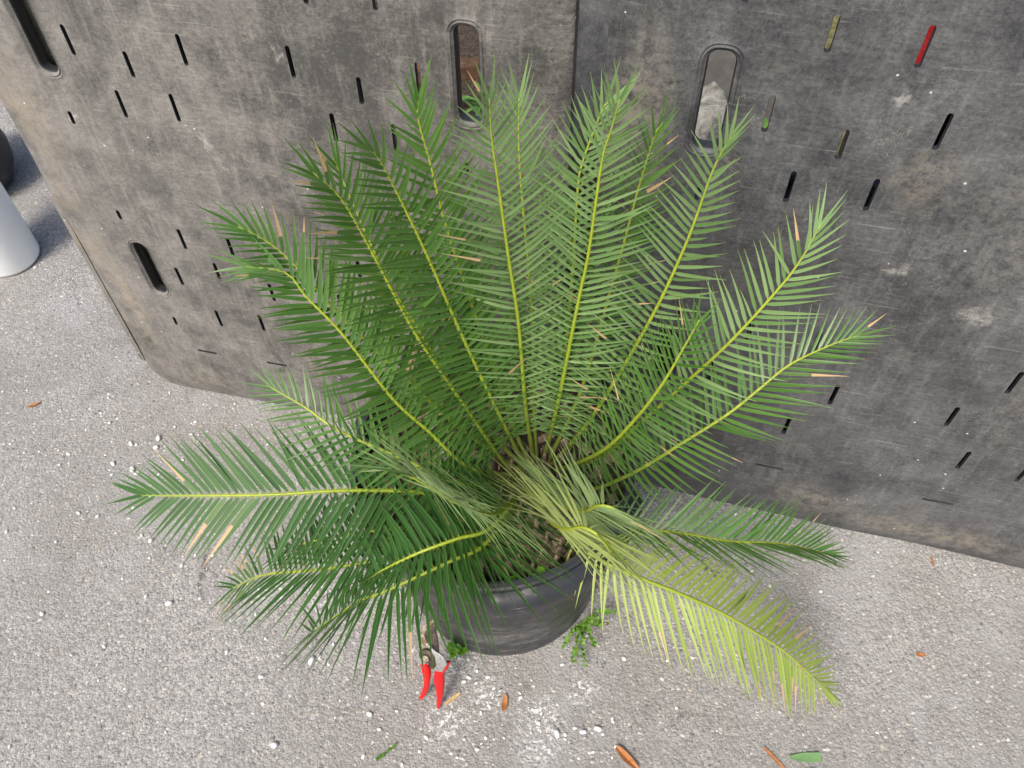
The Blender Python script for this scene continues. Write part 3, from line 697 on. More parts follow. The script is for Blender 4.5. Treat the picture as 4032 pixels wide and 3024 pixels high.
CHIPS = [(-1.072,0.6,5.5),(-0.909,0.464,5.5),(-0.915,0.42,5.5),(-0.887,0.391,5.5),(-0.936,0.375,5.5),(-0.823,0.331,9),(-0.809,0.327,5.5),(-0.763,0.341,9),(-0.763,0.317,9),(-0.849,0.28,9),(-0.802,0.264,9),(-0.79,0.253,9),(-0.844,0.253,5.5),(-0.741,0.247,5.5),(-0.689,0.381,5.5),(-0.733,0.371,5.5),(-0.691,0.348,5.5),(-0.662,0.223,5.5),(-0.767,0.468,5.5),(-0.957,0.312,5.5),(-1.099,0.348,5.5),(-1.059,0.323,5.5),(-1.169,0.499,5.5),(-1.033,0.183,5.5),(-0.777,0.168,5.5),(-0.606,0.426,5.5),(-1.228,0.916,5.5),(-0.696,0.281,5.5),(-1.031,0.128,5.5),(-0.919,0.099,5.5),(-0.743,0.103,5.5),(-0.721,0.09,9),(-0.586,0.05,5.5),(-0.645,0.032,5.5),(-0.575,0.079,5.5),(-0.899,-0.053,9),(-0.703,-0.029,5.5),(-0.653,-0.046,9),(-0.622,0.052,5.5),(-0.362,-0.171,9),(-0.324,-0.142,5.5),(-0.453,-0.125,5.5),(-0.452,-0.195,5.5),(-0.41,-0.313,9),(-0.441,-0.242,5.5),(-0.523,-0.147,5.5),(-0.348,-0.164,5.5),(-0.329,-0.179,5.5),(-0.439,-0.014,5.5),(-0.758,-0.124,5.5),(-0.891,0.163,5.5),(-0.848,0.153,5.5),(-0.505,-0.028,5.5),(-0.414,-0.026,5.5),(-0.163,-0.131,5.5),(-0.304,-0.148,5.5),(-0.248,-0.27,9),(-0.199,-0.267,5.5),(-0.057,-0.226,5.5),(-0.025,-0.237,5.5),(0.021,-0.256,5.5),(0.082,-0.319,9),(0.096,-0.32,5.5),(0.127,-0.318,9),(0.154,-0.314,9),(0.181,-0.304,5.5),(0.113,-0.311,5.5),(0.181,-0.344,5.5),(-0.145,-0.314,5.5),(-0.042,-0.319,5.5),(0.214,-0.197,9),(0.292,-0.205,5.5),(0.1,-0.202,5.5),(0.295,-0.287,5.5),(0.246,-0.098,5.5),(-0.07,-0.216,5.5),(-0.036,-0.217,5.5),(-0.253,-0.338,5.5),(-0.157,-0.335,5.5),(-0.186,-0.354,5.5),(-0.229,-0.296,5.5),(-0.057,-0.337,5.5),(0.095,-0.328,5.5),(-0.055,-0.205,5.5),(-0.078,-0.223,5.5),(-0.034,-0.267,5.5),(0.051,-0.3,5.5),(0.484,-0.043,5.5),(0.511,-0.074,5.5),(0.605,-0.091,5.5),(0.478,0.081,5.5)]

# ------------------------------------------------------------------ nursery pot
pot = empty('plant_pot', (0, 0, 0))
tag(pot, 'large round black plastic nursery pot with scuffed side, standing on the asphalt', 'pot')
N = 120
prof = [(0.172, 0.0), (0.179, 0.002), (0.1825, 0.008), (0.1835, 0.02), (0.185, 0.045), (0.1895, 0.1), (0.195, 0.16), (0.1965, 0.163), (0.1995, 0.21), (0.2010, 0.2125), (0.2045, 0.27), (0.206, 0.2725), (0.2095, 0.33), (0.2125, 0.36),
        (0.2165, 0.378), (0.2185, 0.388), (0.2205, 0.394), (0.2212, 0.412), (0.2200, 0.418), (0.2165, 0.4195), (0.2155, 0.4225), (0.2135, 0.427), (0.2105, 0.427), (0.2088, 0.422), (0.2075, 0.41), (0.205, 0.36), (0.198, 0.2), (0.18, 0.012), (0.001, 0.010)]
v, f = lathe(prof, N)
notch = [math.radians(a) for a in (-121, -31, 59, 149)]
keep = []
for q in f:
    c = Vector((0, 0, 0))
    for i in q: c += Vector(v[i])
    c /= 4; a = math.atan2(c.y, c.x)
    if c.z < 0.03 and math.hypot(c.x, c.y) > 0.1795 and any(abs((a-n_+math.pi) % (2*math.pi)-math.pi) < 0.085 for n_ in notch): continue
    keep.append(q)
me = mesh_from('body', v, keep, [M['pot']], True, 35)
link('body', me, pot)
for ca in (-56, 124):
    gv, gf = [], []
    gp = [(0.2190, 0.4125), (0.2290, 0.4105), (0.2380, 0.404), (0.2415, 0.392), (0.2405, 0.372), (0.2370, 0.362), (0.2300, 0.3595), (0.2110, 0.361)]
    K = 41
    for i in range(K):
        u = (i/(K-1)-0.5)*2
        a = math.radians(ca+u*44); s = min(1.0, (1-abs(u))/0.22); s = s*s*(3-2*s)
        for (r, z) in gp:
            r0 = 0.2160
            gv.append(((r0+(r-r0)*s)*math.cos(a), (r0+(r-r0)*s)*math.sin(a), 0.392+(z-0.392)*(0.35+0.65*s)))
    for i in range(K-1):
        for k in range(len(gp)-1):
            a = i*len(gp)+k; gf.append((a, a+1, a+1+len(gp), a+len(gp)))
    g = mesh_from('grip', gv, gf, [M['pot']], True, 50); fix_normals(g)
    link('grip', g, pot)
# soil
sv, sf = [], []
R_ = 0.206; NR, NA = 22, 72
for i in range(NR+1):
    r = R_*i/NR
    for k in range(NA):
        a = 2*math.pi*k/NA; x, y = r*math.cos(a), r*math.sin(a)
        z = 0.378+0.010*noise.noise(Vector((x*18, y*18, 0)))+0.005*noise.noise(Vector((x*60, y*60, 2)))
        sv.append((x, y, z))
for i in range(NR):
    for k in range(NA):
        j = (k+1) % NA; sf.append((i*NA+k, i*NA+j, (i+1)*NA+j, (i+1)*NA+k))
link('soil', mesh_from('soil', sv, sf, [M['soil']]), pot)
# mulch lying on the soil: bark flakes one can see, each a piece of the pot's contents
random.seed(5)
flakes = []
for q in range(5):
    bm = bmesh.new(); bmesh.ops.create_cube(bm, size=1.0)
    for vv in bm.verts:
        vv.co = Vector((vv.co.x*0.024*random.uniform(.6, 1.2), vv.co.y*0.012*random.uniform(.6, 1.2), vv.co.z*0.005*random.uniform(.6, 1.4)))
    m_ = bpy.data.meshes.new('bark_flake'); bm.to_mesh(m_); bm.free(); m_.materials.append(M['bark']); flakes.append(m_)
for k in range(150):
    r = 0.2*math.sqrt(random.random()); a = random.uniform(0, 6.28); x, y = r*math.cos(a), r*math.sin(a)
    if (x-0.06)**2+(y+0.085)**2 < 0.072**2: continue
    z = 0.378+0.010*noise.noise(Vector((x*18, y*18, 0)))
    o = link('bark_flake', flakes[k % 5], pot); o.location = (x, y, z+random.uniform(0.002, 0.007))
    o.rotation_euler = (random.uniform(-.5, .5), random.uniform(-.5, .5), random.uniform(0, 6.28)); s = random.uniform(0.5, 1.3); o.scale = (s, s, s)

# ------------------------------------------------------------------ cycad
cyc = empty('cycad', (0.064, -0.088, 0.375))
tag(cyc, 'green cycad with spreading feathery fronds growing in the black pot', 'plant')
INV = Matrix.Translation((-0.064, 0.088, -0.375))
cm = lump('caudex', (0.086, 0.086, 0.075), M['scale'], 2.0, 3, 0.08)
caud = link('caudex', cm, cyc); caud.location = (0, 0, -0.008)
# overlapping husks of old leaf bases
def husk_mesh(seed):
    random.seed(seed); v, f = [], []
    K = 8; rings = [(0.0, 0.006), (0.005, 0.0115), (0.011, 0.0110), (0.017, 0.0070), (0.024, 0.0038), (0.036, 0.0026), (0.050, 0.0016)]
    for (z, r) in rings:
        for k in range(K):
            a = 2*math.pi*k/K; rr = r*random.uniform(0.75, 1.2)
            v.append((rr*math.cos(a), rr*0.62*math.sin(a)+0.012*(z/0.05)**2, z))
    for i in range(len(rings)-1):
        for k in range(K):
            j = (k+1) % K; f.append((i*K+k, i*K+j, (i+1)*K+j, (i+1)*K+k))
    f.append(tuple((len(rings)-1)*K+k for k in range(K)))
    return mesh_from('leaf_base', v, f, [M['scale']])
husks = [husk_mesh(s) for s in range(4)]
random.seed(9)
for k in range(95):
    h = k/95; phi = k*2.39996
    el = math.radians(-8+82*h)
    nrm = Vector((math.cos(el)*math.cos(phi), math.cos(el)*math.sin(phi), math.sin(el)))
    p = Vector((nrm.x*0.083, nrm.y*0.083, nrm.z*0.070-0.008))
    dirv = (nrm*0.55+Vector((0, 0, 1.0))*(1.1-0.5*h)).normalized()
    yv = (nrm-dirv*nrm.dot(dirv)).normalized() * -1; xv = yv.cross(dirv)
    mtx = Matrix((xv, yv, dirv)).transposed().to_4x4()
    o = link('leaf_base', husks[k % 4], caud); s = random.uniform(0.9, 1.35)*(1.15-0.35*h)
    o.matrix_local = Matrix.Translation(p) @ mtx @ Matrix.Scale(s, 4)

def leaf_proto(mat, droop, falc, seed):
    n = 9; v, f, uv = [], [], []
    for i in range(n):
        t = i/(n-1)
        w = 0.0125 + 0.046*min(1, t/0.10)**0.7
        w *= 1.0 if t < 0.28 else max(0.0, 1-((t-0.28)/0.72)**1.35)
        w = max(w, 0.0035)/2*1.0
        x = t; y0 = falc*t*t; z = -droop*t*t
        fold = 0.22*w
        for (s, q) in ((-1, 0.0), (0, 0.5), (1, 1.0)):
            v.append((x, y0+s*w, z+abs(s)*fold)); uv.append((t, q))
    for i in range(n-1):
        a = i*3; f += [(a, a+3, a+4, a+1), (a+1, a+4, a+5, a+2)]
    me = mesh_from('leaflet', v, f, [mat])
    ul = me.uv_layers.new(name='UVMap')
    for lp in me.loops: ul.data[lp.index].uv = uv[lp.vertex_index]
    return me, np.array(v), f, uv
SHAPES = [(0.03, 0.03), (0.08, 0.05), (0.14, 0.02), (0.30, 0.04), (-0.03, 0.06)]
PROTO = {}
for mk in ('leaf', 'leaf_lit', 'leaf_yellow', 'leaf_dry', 'leaf_dark', 'leaf_dry_yellow'):
    PROTO[mk] = [leaf_proto(M[mk], d, fa, 0) for d, fa in SHAPES]

# per frond: leaf colour, leaflet length, V-angle of the two rows, twist, face-the-light weight, droop bias, dry share, spacing
STY = {k: dict(m='leaf', L=0.092, keel=20, tw=0, w=0.7, dr=0, dry=0.012, sp=0.0098, da=0.0, roll=0.0, wd=0.92, jit=0.7, lo=0.5) for k in FRONDS}
def sty(k, **kw): STY[k].update(kw)
sty('centre', m='leaf_lit', w=0.9, keel=12); sty('right_centre', m='leaf_lit', w=0.9, keel=12)
sty('right3', m='leaf_lit', keel=42, w=0.6); sty('right5', m='leaf_lit', keel=26, w=0.55, dry=0.04)
sty('right4', L=0.085, keel=10, w=0.4, dry=0.05); sty('right6', keel=26, w=0.35, dry=0.03)
sty('back13', dry=0.12, keel=45); sty('back11', m='leaf_lit'); sty('back12', m='leaf_lit')
sty('left7', w=0.8, keel=22, wd=1.2); sty('left8', w=0.7, keel=22, wd=1.2); sty('left9b', keel=24, w=0.6, wd=1.2); sty('left9a', keel=22, w=0.6, wd=1.2); sty('back10', wd=1.2)
sty('left15', L=0.085, w=0.45, keel=12, sp=0.0105, lo=0.7)
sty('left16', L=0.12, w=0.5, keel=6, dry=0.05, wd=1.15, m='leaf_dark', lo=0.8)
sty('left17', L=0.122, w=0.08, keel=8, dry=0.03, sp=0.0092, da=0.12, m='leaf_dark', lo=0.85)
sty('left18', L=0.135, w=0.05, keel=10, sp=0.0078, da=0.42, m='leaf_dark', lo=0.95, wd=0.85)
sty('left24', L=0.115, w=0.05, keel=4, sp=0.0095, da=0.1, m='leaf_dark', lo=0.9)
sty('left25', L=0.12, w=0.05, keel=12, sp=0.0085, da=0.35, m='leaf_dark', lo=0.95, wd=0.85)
sty('front19', L=0.115, S=(0.85, -0.5), keel=6, dr=1, sp=0.0068, roll=0.35, da=0.1, wd=0.72, jit=2.2, dry=0.01, m='leaf_lit')
sty('front20', L=0.11, S=(0.75, -0.6), keel=8, dr=1, m='leaf_lit', sp=0.0072, roll=0.3, da=0.05, wd=0.72, jit=2.4)
sty('front21', L=0.125, S=(0.75, -0.6), keel=6, dr=1, m='leaf_yellow', dry=0.02, sp=0.0072, roll=0.25, da=0.05, wd=0.72, jit=2.4)
sty('right22', L=0.125, w=0.15, keel=-12, m='leaf_yellow', dry=0.06, sp=0.0092, da=-0.12, wd=0.82)
sty('right23', L=0.105, w=0.1, keel=34, dry=0.04, da=-0.2)

def sstep(x): x = min(max(x, 0), 1); return x*x*(3-2*x)
def alpha(t):
    K = [(0, 80), (0.25, 64), (0.5, 56), (0.75, 49), (0.9, 36), (1.0, 8)]
    for (a, x), (b_, y) in zip(K, K[1:]):
        if t <= b_: return math.radians(x+(y-x)*(t-a)/(b_-a))
    return math.radians(16)

BT = BASIS.transposed()
def screen(p):
    q = BT @ (Vector(p)-CAM)
    return Vector((q.x/-q.z, q.y/-q.z))

records = []          # (weight, frond index, material key, shape index, matrix)
frond_objs = []
random.seed(21)
for fi, (fname, P) in enumerate(FRONDS.items()):
    st = STY[fname]
    NS = 56
    pts, L = catmull(P, NS)
    rad = []
    for i in range(NS):
        t = i/(NS-1); r = 0.0028*(1-t)**0.75+0.0008 + 0.0012*max(0, 1-t/0.12)**1.5
        rad.append(r*(1.0+0.10*math.sin(i*2.9)))
    v, f = tube([p.copy() for p in pts], rad, 7)
    me = mesh_from('frond', [INV @ p for p in v], f, [M['rachis']])
    ul = me.uv_layers.new(name='UVMap')
    for lp in me.loops: ul.data[lp.index].uv = (min(lp.vertex_index//7, NS-1)/(NS-1), 0.5)
    fo = link('frond', me, cyc); frond_objs.append(fo)
    if st['m'] == 'leaf_yellow': fo['label'] = 'yellow-green frond'
    tip = Vector(P[-1]); base = Vector(P[0])
    out = Vector((tip.x-base.x, tip.y-base.y, 0))
    if out.length < 0.02: out = Vector((0, 1, 0))
    out.normalize()
    if 'S' in st:
        sv = (BASIS.col[0]*st['S'][0]+BASIS.col[1]*st['S'][1]).normalized(); tm = (tip-base).normalized()
        A = sv.cross(tm).normalized()
        if A.z < 0: A = -A
    elif st['w'] == 0.0: A = (Vector((0, 0, 1))-out).normalized()
    else: A = (Vector((0, 0, 0.7))-out*0.45+Vector((0, -1, 0))*st['w']).normalized()
    n_side = int(L*0.88/st['sp'])
    for k in range(n_side):
        for side in (-1, 1):
            t = 0.115+0.885*(k+0.5*(side > 0)*0.6+random.uniform(-.12, .12))/n_side
            t = min(t, 0.998)
            x = t*(NS-1); i = min(int(x), NS-2); p = pts[i].lerp(pts[i+1], x-i)
            T = (pts[min(i+2, NS-1)]-pts[max(i-1, 0)]).normalized()
            U = (A-T*A.dot(T))
            if U.length < 1e-3: U = Vector((0, 0, 1))
            U.normalize(); U = Matrix.Rotation(math.radians(st['tw']), 3, T) @ U
            S = T.cross(U).normalized()
            tau = (t-0.115)/0.885
            ll = st['L']*(st['lo']+(1-st['lo'])*sstep(tau/0.28))*(1-0.42*sstep((tau-0.62)/0.38))*random.uniform(0.92, 1.06)
            if random.random() < 0.012: ll *= random.uniform(0.4, 0.7)
            al = alpha(tau)+st['da']+random.gauss(0, 0.045)*st['jit']; kp = math.radians(st['keel'])+random.gauss(0, 0.06)*st['jit']
            if random.random() < 0.04: al += random.gauss(0, 0.22); kp += random.gauss(0, 0.28)
            if random.random() < 0.02: continue
            side_v = S*side*math.cos(kp)+U*math.sin(kp)
            D = (T*math.cos(al)+side_v*math.sin(al)).normalized()
            nn = (U*math.cos(kp)-S*side*math.sin(kp))
            nn = (nn-D*nn.dot(D)).normalized()
            nn = Matrix.Rotation(side*(0.18+st['roll'])+random.gauss(0, 0.10), 3, D) @ nn
            Y = nn.cross(D)
            sh = random.choices((0, 1, 2, 3, 4), (7, 3, 0.8, 0.2, 2) if not st['dr'] else (3, 4, 3, 1, 0))[0]
            if tau < 0.12 and random.random() < 0.6: sh = random.choice((2, 3))
            dp = st['dry']
            if fname == 'left17' and tau > 0.82: dp = 0.4
            if fname in ('right5', 'left8') and tau > 0.78: dp = 0.12
            if fname == 'right22' and 0.2 < tau < 0.4: dp = 0.14
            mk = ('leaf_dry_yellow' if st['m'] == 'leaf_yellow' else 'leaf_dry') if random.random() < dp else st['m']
            wsc = 0.088*random.uniform(0.92, 1.08)*(ll/0.09)**0.6*st['wd']
            mtx = Matrix((D*ll, Y*(-wsc if side > 0 else wsc), nn*ll)).transposed().to_4x4()
            if mtx.to_3x3().determinant() < 0:
                mtx = Matrix((D*ll, Y*wsc, nn*ll)).transposed().to_4x4()
            mtx = Matrix.Translation(INV @ (p+nn*rad[i]*0.35)) @ mtx
            sw = (screen(p+D*ll)-screen(p)).length
            front = 1.0 if fname not in ('back10', 'back11', 'back12', 'back13', 'back14', 'left9a') else 0.6
            records.append((sw*front, fi, mk, sh, mtx))
order = sorted(range(len(records)), key=lambda i: -records[i][0])
single = set(order[:300])
mass = {}
for i, (w_, fi, mk, sh, mtx) in enumerate(records):
    if i in single:
        o = link('leaflet', PROTO[mk][sh][0], frond_objs[fi]); o.matrix_local = mtx
    else:
        mass.setdefault(fi, []).append((mk, sh, mtx))
for fi, lst in mass.items():
    keys = ['leaf', 'leaf_lit', 'leaf_yellow', 'leaf_dry', 'leaf_dark', 'leaf_dry_yellow']
    V, Fa, UV, MI = [], [], [], []
    for mk, sh, mtx in lst:
        _, pv, pf, puv = PROTO[mk][sh]; o0 = len(V)
        a = np.array(mtx); V.extend((pv @ a[:3, :3].T + a[:3, 3]).tolist())
        Fa.extend([tuple(o0+i for i in q) for q in pf]); UV.extend(puv); MI.extend([keys.index(mk)]*len(pf))
    me = mesh_from('leaflets', V, Fa, [M[k] for k in keys])
    me.polygons.foreach_set('material_index', MI)
    ul = me.uv_layers.new(name='UVMap')
    li = np.empty(len(me.loops), np.int32); me.loops.foreach_get('vertex_index', li)
    ul.data.foreach_set('uv', np.array(UV, np.float32)[li].reshape(-1))
    tag(link('leaflets', me, frond_objs[fi]), kind='stuff')

# ------------------------------------------------------------------ label stake in the pot
def strip_mesh(name, w, h, th, mat):
    bm = bmesh.new(); bmesh.ops.create_cube(bm, size=1.0)
    for vv in bm.verts: vv.co = Vector((vv.co.x*w*(1 if vv.co.z > 0 else 0.7), vv.co.y*th, (vv.co.z+0.5)*h))
    m_ = bpy.data.meshes.new(name); bm.to_mesh(m_); bm.free(); m_.materials.append(mat); return m_
o = link('plant_label', strip_mesh('plant_label', 0.013, 0.135, 0.0012, M['tag'])); o.location = (-0.073, 0.012, 0.37); o.rotation_euler = (0.05, -0.09, 0.2)
tag(o, 'blank white plastic plant label stuck in the soil of the black pot', 'label')

# ------------------------------------------------------------------ secateurs leaning on the pot
EX = Vector((0.92641, -0.37651, 0)); EV = Vector((0.157405, 0.3873, 0.908418)); EN = Vector((-0.342027, -0.84157, 0.418064))
pr = empty('secateurs'); pr.matrix_world = Matrix(((EX.x, EV.x, EN.x, -0.1228), (EX.y, EV.y, EN.y, -0.2655), (EX.z, EV.z, EN.z, 0.0118), (0, 0, 0, 1)))
tag(pr, 'red handled pruning secateurs standing upright against the black pot', 'secateurs')
def extrude_poly(name, pts, z0, z1, mat, parent, bev=0.001, seg=2, smooth_sub=0, sharp=50):
    if smooth_sub:
        n = len(pts); q = []
        for i in range(n):
            a, b_, c, d = [Vector(pts[(i+j) % n]) for j in (-1, 0, 1, 2)]
            for k in range(smooth_sub):
                t = k/smooth_sub
                q.append(0.5*((2*b_)+(c-a)*t+(2*a-5*b_+4*c-d)*t*t+(3*b_-a-3*c+d)*t**3))
        pts = [tuple(p) for p in q]
    bm = bmesh.new()
    lo = [bm.verts.new((x, y, z0)) for x, y in pts]; hi = [bm.verts.new((x, y, z1)) for x, y in pts]
    n = len(pts)
    bm.faces.new(lo[::-1]); bm.faces.new(hi)
    for i in range(n): bm.faces.new((lo[i], lo[(i+1) % n], hi[(i+1) % n], hi[i]))
    bmesh.ops.recalc_face_normals(bm, faces=bm.faces)
    rim = [e for e in bm.edges if abs(e.verts[0].co.z-e.verts[1].co.z) < 1e-7]
    bmesh.ops.bevel(bm, geom=rim, offset=bev, segments=seg, profile=0.5, affect='EDGES')
    m_ = bpy.data.meshes.new(name); bm.to_mesh(m_); bm.free(); m_.materials.append(mat)
    m_.polygons.foreach_set('use_smooth', [True]*len(m_.polygons)); m_.set_sharp_from_angle(angle=math.radians(sharp))
    return link(name, m_, parent)
def grip_sweep(path):
    pts, _ = catmull([(x, y, -0.001) for x, y, _ in path], 40)
    rr = np.interp(np.linspace(0, 1, 40), np.linspace(0, 1, len(path)), [q[2] for q in path])
    v, f = tube(pts, list(rr), 14, True, 1.0, Vector((0, 0, 1)))
    me = mesh_from('handle', v, f, [M['red']]); fix_normals(me)
    return link('handle', me, pr)
grip_sweep([(-0.0490, 0.1005, 0.0030), (-0.0370, 0.0940, 0.0062), (-0.0300, 0.0800, 0.0082), (-0.0275, 0.0600, 0.0074), (-0.0272, 0.0420, 0.0060), (-0.0292, 0.0260, 0.0050), (-0.0320, 0.0140, 0.0050), (-0.0352, 0.0040, 0.0044), (-0.0374, 0.0005, 0.0026)])
grip_sweep([(0.0085, 0.1190, 0.0030), (0.0030, 0.1050, 0.0062), (-0.0040, 0.0930, 0.0082), (-0.0056, 0.0750, 0.0095), (-0.0032, 0.0550, 0.0090), (-0.0015, 0.0350, 0.0074), (-0.0008, 0.0150, 0.0056), (-0.0014, 0.0010, 0.0044), (-0.0014, -0.0060, 0.0028)])
extrude_poly('hook', [(-0.0216, 0.2065), (-0.0300, 0.1990), (-0.0356, 0.1925), (-0.0424, 0.1812), (-0.0451, 0.1640), (-0.0432, 0.1470), (-0.0430, 0.125), (-0.0510, 0.104), (-0.0335, 0.0945), (-0.0230, 0.0985), (-0.018, 0.12), (-0.024, 0.143), (-0.0340, 0.152), (-0.0375, 0.165), (-0.0335, 0.182), (-0.0235, 0.198)], -0.0065, 0.0, M['hook'], pr, 0.0012, 2)
extrude_poly('blade', [(-0.0201, 0.2044), (-0.0175, 0.1844), (-0.0125, 0.1643), (-0.0085, 0.1380), (-0.018, 0.1280), (-0.0225, 0.1480), (-0.0331, 0.1539), (-0.0376, 0.1652), (-0.0325, 0.1841)], 0.0004, 0.0034, M['steel'], pr, 0.0006, 1)
extrude_poly('shank', [(-0.0330, 0.1545), (-0.0240, 0.1490), (-0.0150, 0.1420), (-0.0067, 0.1394), (0.0012, 0.1363), (0.0090, 0.1211), (0.0020, 0.0990), (-0.0132, 0.0945), (-0.0145, 0.115), (-0.0165, 0.130), (-0.0250, 0.1455)], 0.0036, 0.0078, M['alloy'], pr, 0.0013, 2)
extrude_poly('shank', [(-0.0416, 0.1281), (-0.0518, 0.1035), (-0.0420, 0.0950), (-0.0310, 0.0985), (-0.0250, 0.112), (-0.0300, 0.126)], 0.0004, 0.0052, M['alloy'], pr, 0.0012, 2)
dc = [(-0.0275+0.0152*math.cos(a*math.pi/14), 0.1235+0.0152*math.sin(a*math.pi/14)) for a in range(28)]
extrude_poly('pivot_disc', dc, 0.0054, 0.0088, M['steel'], pr, 0.0012, 2)
extrude_poly('locking_plate', [(-0.0150, 0.1290), (-0.0097, 0.1104), (-0.0142, 0.1000), (-0.0220, 0.1040), (-0.0250, 0.1160)], 0.0080, 0.0102, M['steel'], pr, 0.0008, 1)
dc = [(-0.0285+0.0068*math.cos(a*math.pi/9), 0.1225+0.0068*math.sin(a*math.pi/9)) for a in range(18)]
extrude_poly('bolt', dc, 0.0090, 0.0135, M['hook'], pr, 0.0018, 3)
for k in range(8):
    a = math.radians(20+22*k)
    dd = [(-0.0278+0.0122*math.cos(a)+0.0011*math.cos(q*math.pi/3), 0.1232+0.0122*math.sin(a)+0.0011*math.sin(q*math.pi/3)) for q in range(6)]
    extrude_poly('notch', dd, 0.0088, 0.0096, M['hook'], pr, 0.0003, 1)
sp = []
for i in range(70):
    a = i*0.62; sp.append(Vector((-0.031+0.022*i/70, 0.098+0.0035*math.sin(a), -0.002+0.0035*math.cos(a))))
v, f = tube(sp, [0.0008]*70, 5); link('spring', mesh_from('spring', v, f, [M['alloy']]), pr)

# ------------------------------------------------------------------ containers beyond the dusty board
wb = empty('plastic_container', (-1.305, 0.955, 0)); tag(wb, 'white plastic container standing on the asphalt past the dusty board', 'container')
v, f = lathe([(0.001, 0.0), (0.066, 0.0), (0.0735, 0.004), (0.077, 0.012), (0.092, 0.28), (0.099, 0.282), (0.101, 0.30), (0.097, 0.304), (0.090, 0.302), (0.074, 0.014), (0.001, 0.012)], 48)
link('body', mesh_from('body', v, f, [M['bucket']], True, 40), wb)
v, f = lathe([(0.0925, 0.255), (0.097, 0.257), (0.097, 0.266), (0.0925, 0.268)], 48); link('collar', mesh_from('collar', v, f, [M['bucket']], True, 40), wb)
bp = empty('plant_pot', (-1.525, 1.275, 0)); tag(bp, 'round bellied black pot standing beyond the white container', 'pot')
v, f = lathe([(0.001, 0.0), (0.095, 0.0), (0.115, 0.012), (0.14, 0.06), (0.15, 0.11), (0.145, 0.16), (0.128, 0.20), (0.134, 0.21), (0.136, 0.222), (0.126, 0.224), (0.118, 0.20), (0.13, 0.12), (0.09, 0.02), (0.001, 0.018)], 48)
link('body', mesh_from('body', v, f, [M['blackpot']], True, 40), bp)
v, f = lathe([(0.001, 0.19), (0.121, 0.188)], 32); link('soil', mesh_from('soil', v, f, [M['soil']]), bp)

# ------------------------------------------------------------------ small weeds
def leaf_disc(name, L, w, mat, n=6, cup=0.15):
    v, f = [(0, 0, 0)], []
    for i in range(1, n):
        t = i/(n-1); ww = w*math.sin(math.pi*min(0.97, t**0.8))/2
        v += [(L*t, -ww, cup*ww+0.2*L*t*(1-t)), (L*t, 0, 0.25*L*t*(1-t)), (L*t, ww, cup*ww+0.2*L*t*(1-t))]
    f += [(0, 1, 2), (0, 2, 3)]
    for i in range(n-2):
        a = 1+i*3; f += [(a, a+3, a+4, a+1), (a+1, a+4, a+5, a+2)]
    return mesh_from(name, v, f, [mat])

def herb(loc, label, stems, leaf, mat, seed, cat='weed'):
    random.seed(seed)
    r = empty('weed', loc); tag(r, label, cat)
    lm = leaf_disc('leaf', leaf, leaf*0.62, mat)
    V, Fa = [], []
    for (ax, ay, az, bend) in stems:
        pts, L = catmull([(0, 0, 0), (ax*0.4, ay*0.4, az*0.75+bend), (ax, ay, az)], 14)
        v, f = tube(pts, [0.0011*(1-0.6*i/13) for i in range(14)], 5)
        link('stem', mesh_from('stem', v, f, [mat]), r)
        k = 0
        for i in range(2, 14):
            for q in range(3):
                d = random.uniform(0, 6.28); s = random.uniform(0.6, 1.15)
                mt = Matrix.Translation(pts[i]) @ Matrix.Rotation(d, 4, 'Z') @ Matrix.Rotation(random.uniform(-0.9, 0.1), 4, 'Y') @ Matrix.Scale(s, 4)
                o0 = len(V); V += [mt @ vv.co for vv in lm.vertices]; Fa += [tuple(o0+j for j in p.vertices) for p in lm.polygons]
    tag(link('leaves', mesh_from('leaves', V, Fa, [mat]), r), kind='stuff')
    return r
herb((0.140, -0.135, 0), 'tufty small-leaved green weed growing at the foot of the black pot', [(0.0, -0.075, 0.015, 0.02), (0.02, -0.045, 0.03, 0.02), (0.045, -0.01, 0.045, 0.02), (-0.02, -0.065, 0.02, 0.02), (0.06, 0.015, 0.03, 0.03), (-0.035, -0.04, 0.03, 0.01), (0.03, -0.02, 0.06, 0.0)], 0.0085, M['weed'], 4)
herb((-0.098, -0.162, 0), 'little bright green seedling under the pot edge beside the secateurs', [(0.0, -0.02, 0.02, 0.01), (0.018, -0.012, 0.012, 0.005)], 0.014, M['sprout'], 6)
herb((-0.215, -0.335, 0), 'small flat reddish-green weed rooted in the asphalt in front of the secateurs', [(0.018, 0.012, 0.004, 0.001), (-0.014, -0.01, 0.004, 0.001)], 0.0045, M['weed'], 8)
for k, (x, y, lab) in enumerate([(0.066, -0.187, 'tiny round-leaved sprout in the pot soil beside the caudex husks'), (0.018, -0.199, 'tiny round-leaved sprout in the pot soil under the left fronds')]):
    r = empty('sprout', (x, y, 0.376)); tag(r, lab.replace(' under the left fronds', ' at the front rim'), 'sprout')
    lm = leaf_disc('leaf', 0.014, 0.013, M['sprout'])
    v, f = tube([Vector((0, 0, 0)), Vector((0, 0, 0.012))], [0.001, 0.0008], 5); link('stem', mesh_from('stem', v, f, [M['sprout']]), r)
    for q in range(3):
        o = link('leaf', lm, r); o.location = (0, 0, 0.012); o.rotation_euler = (0, -0.15, q*2.1+k)

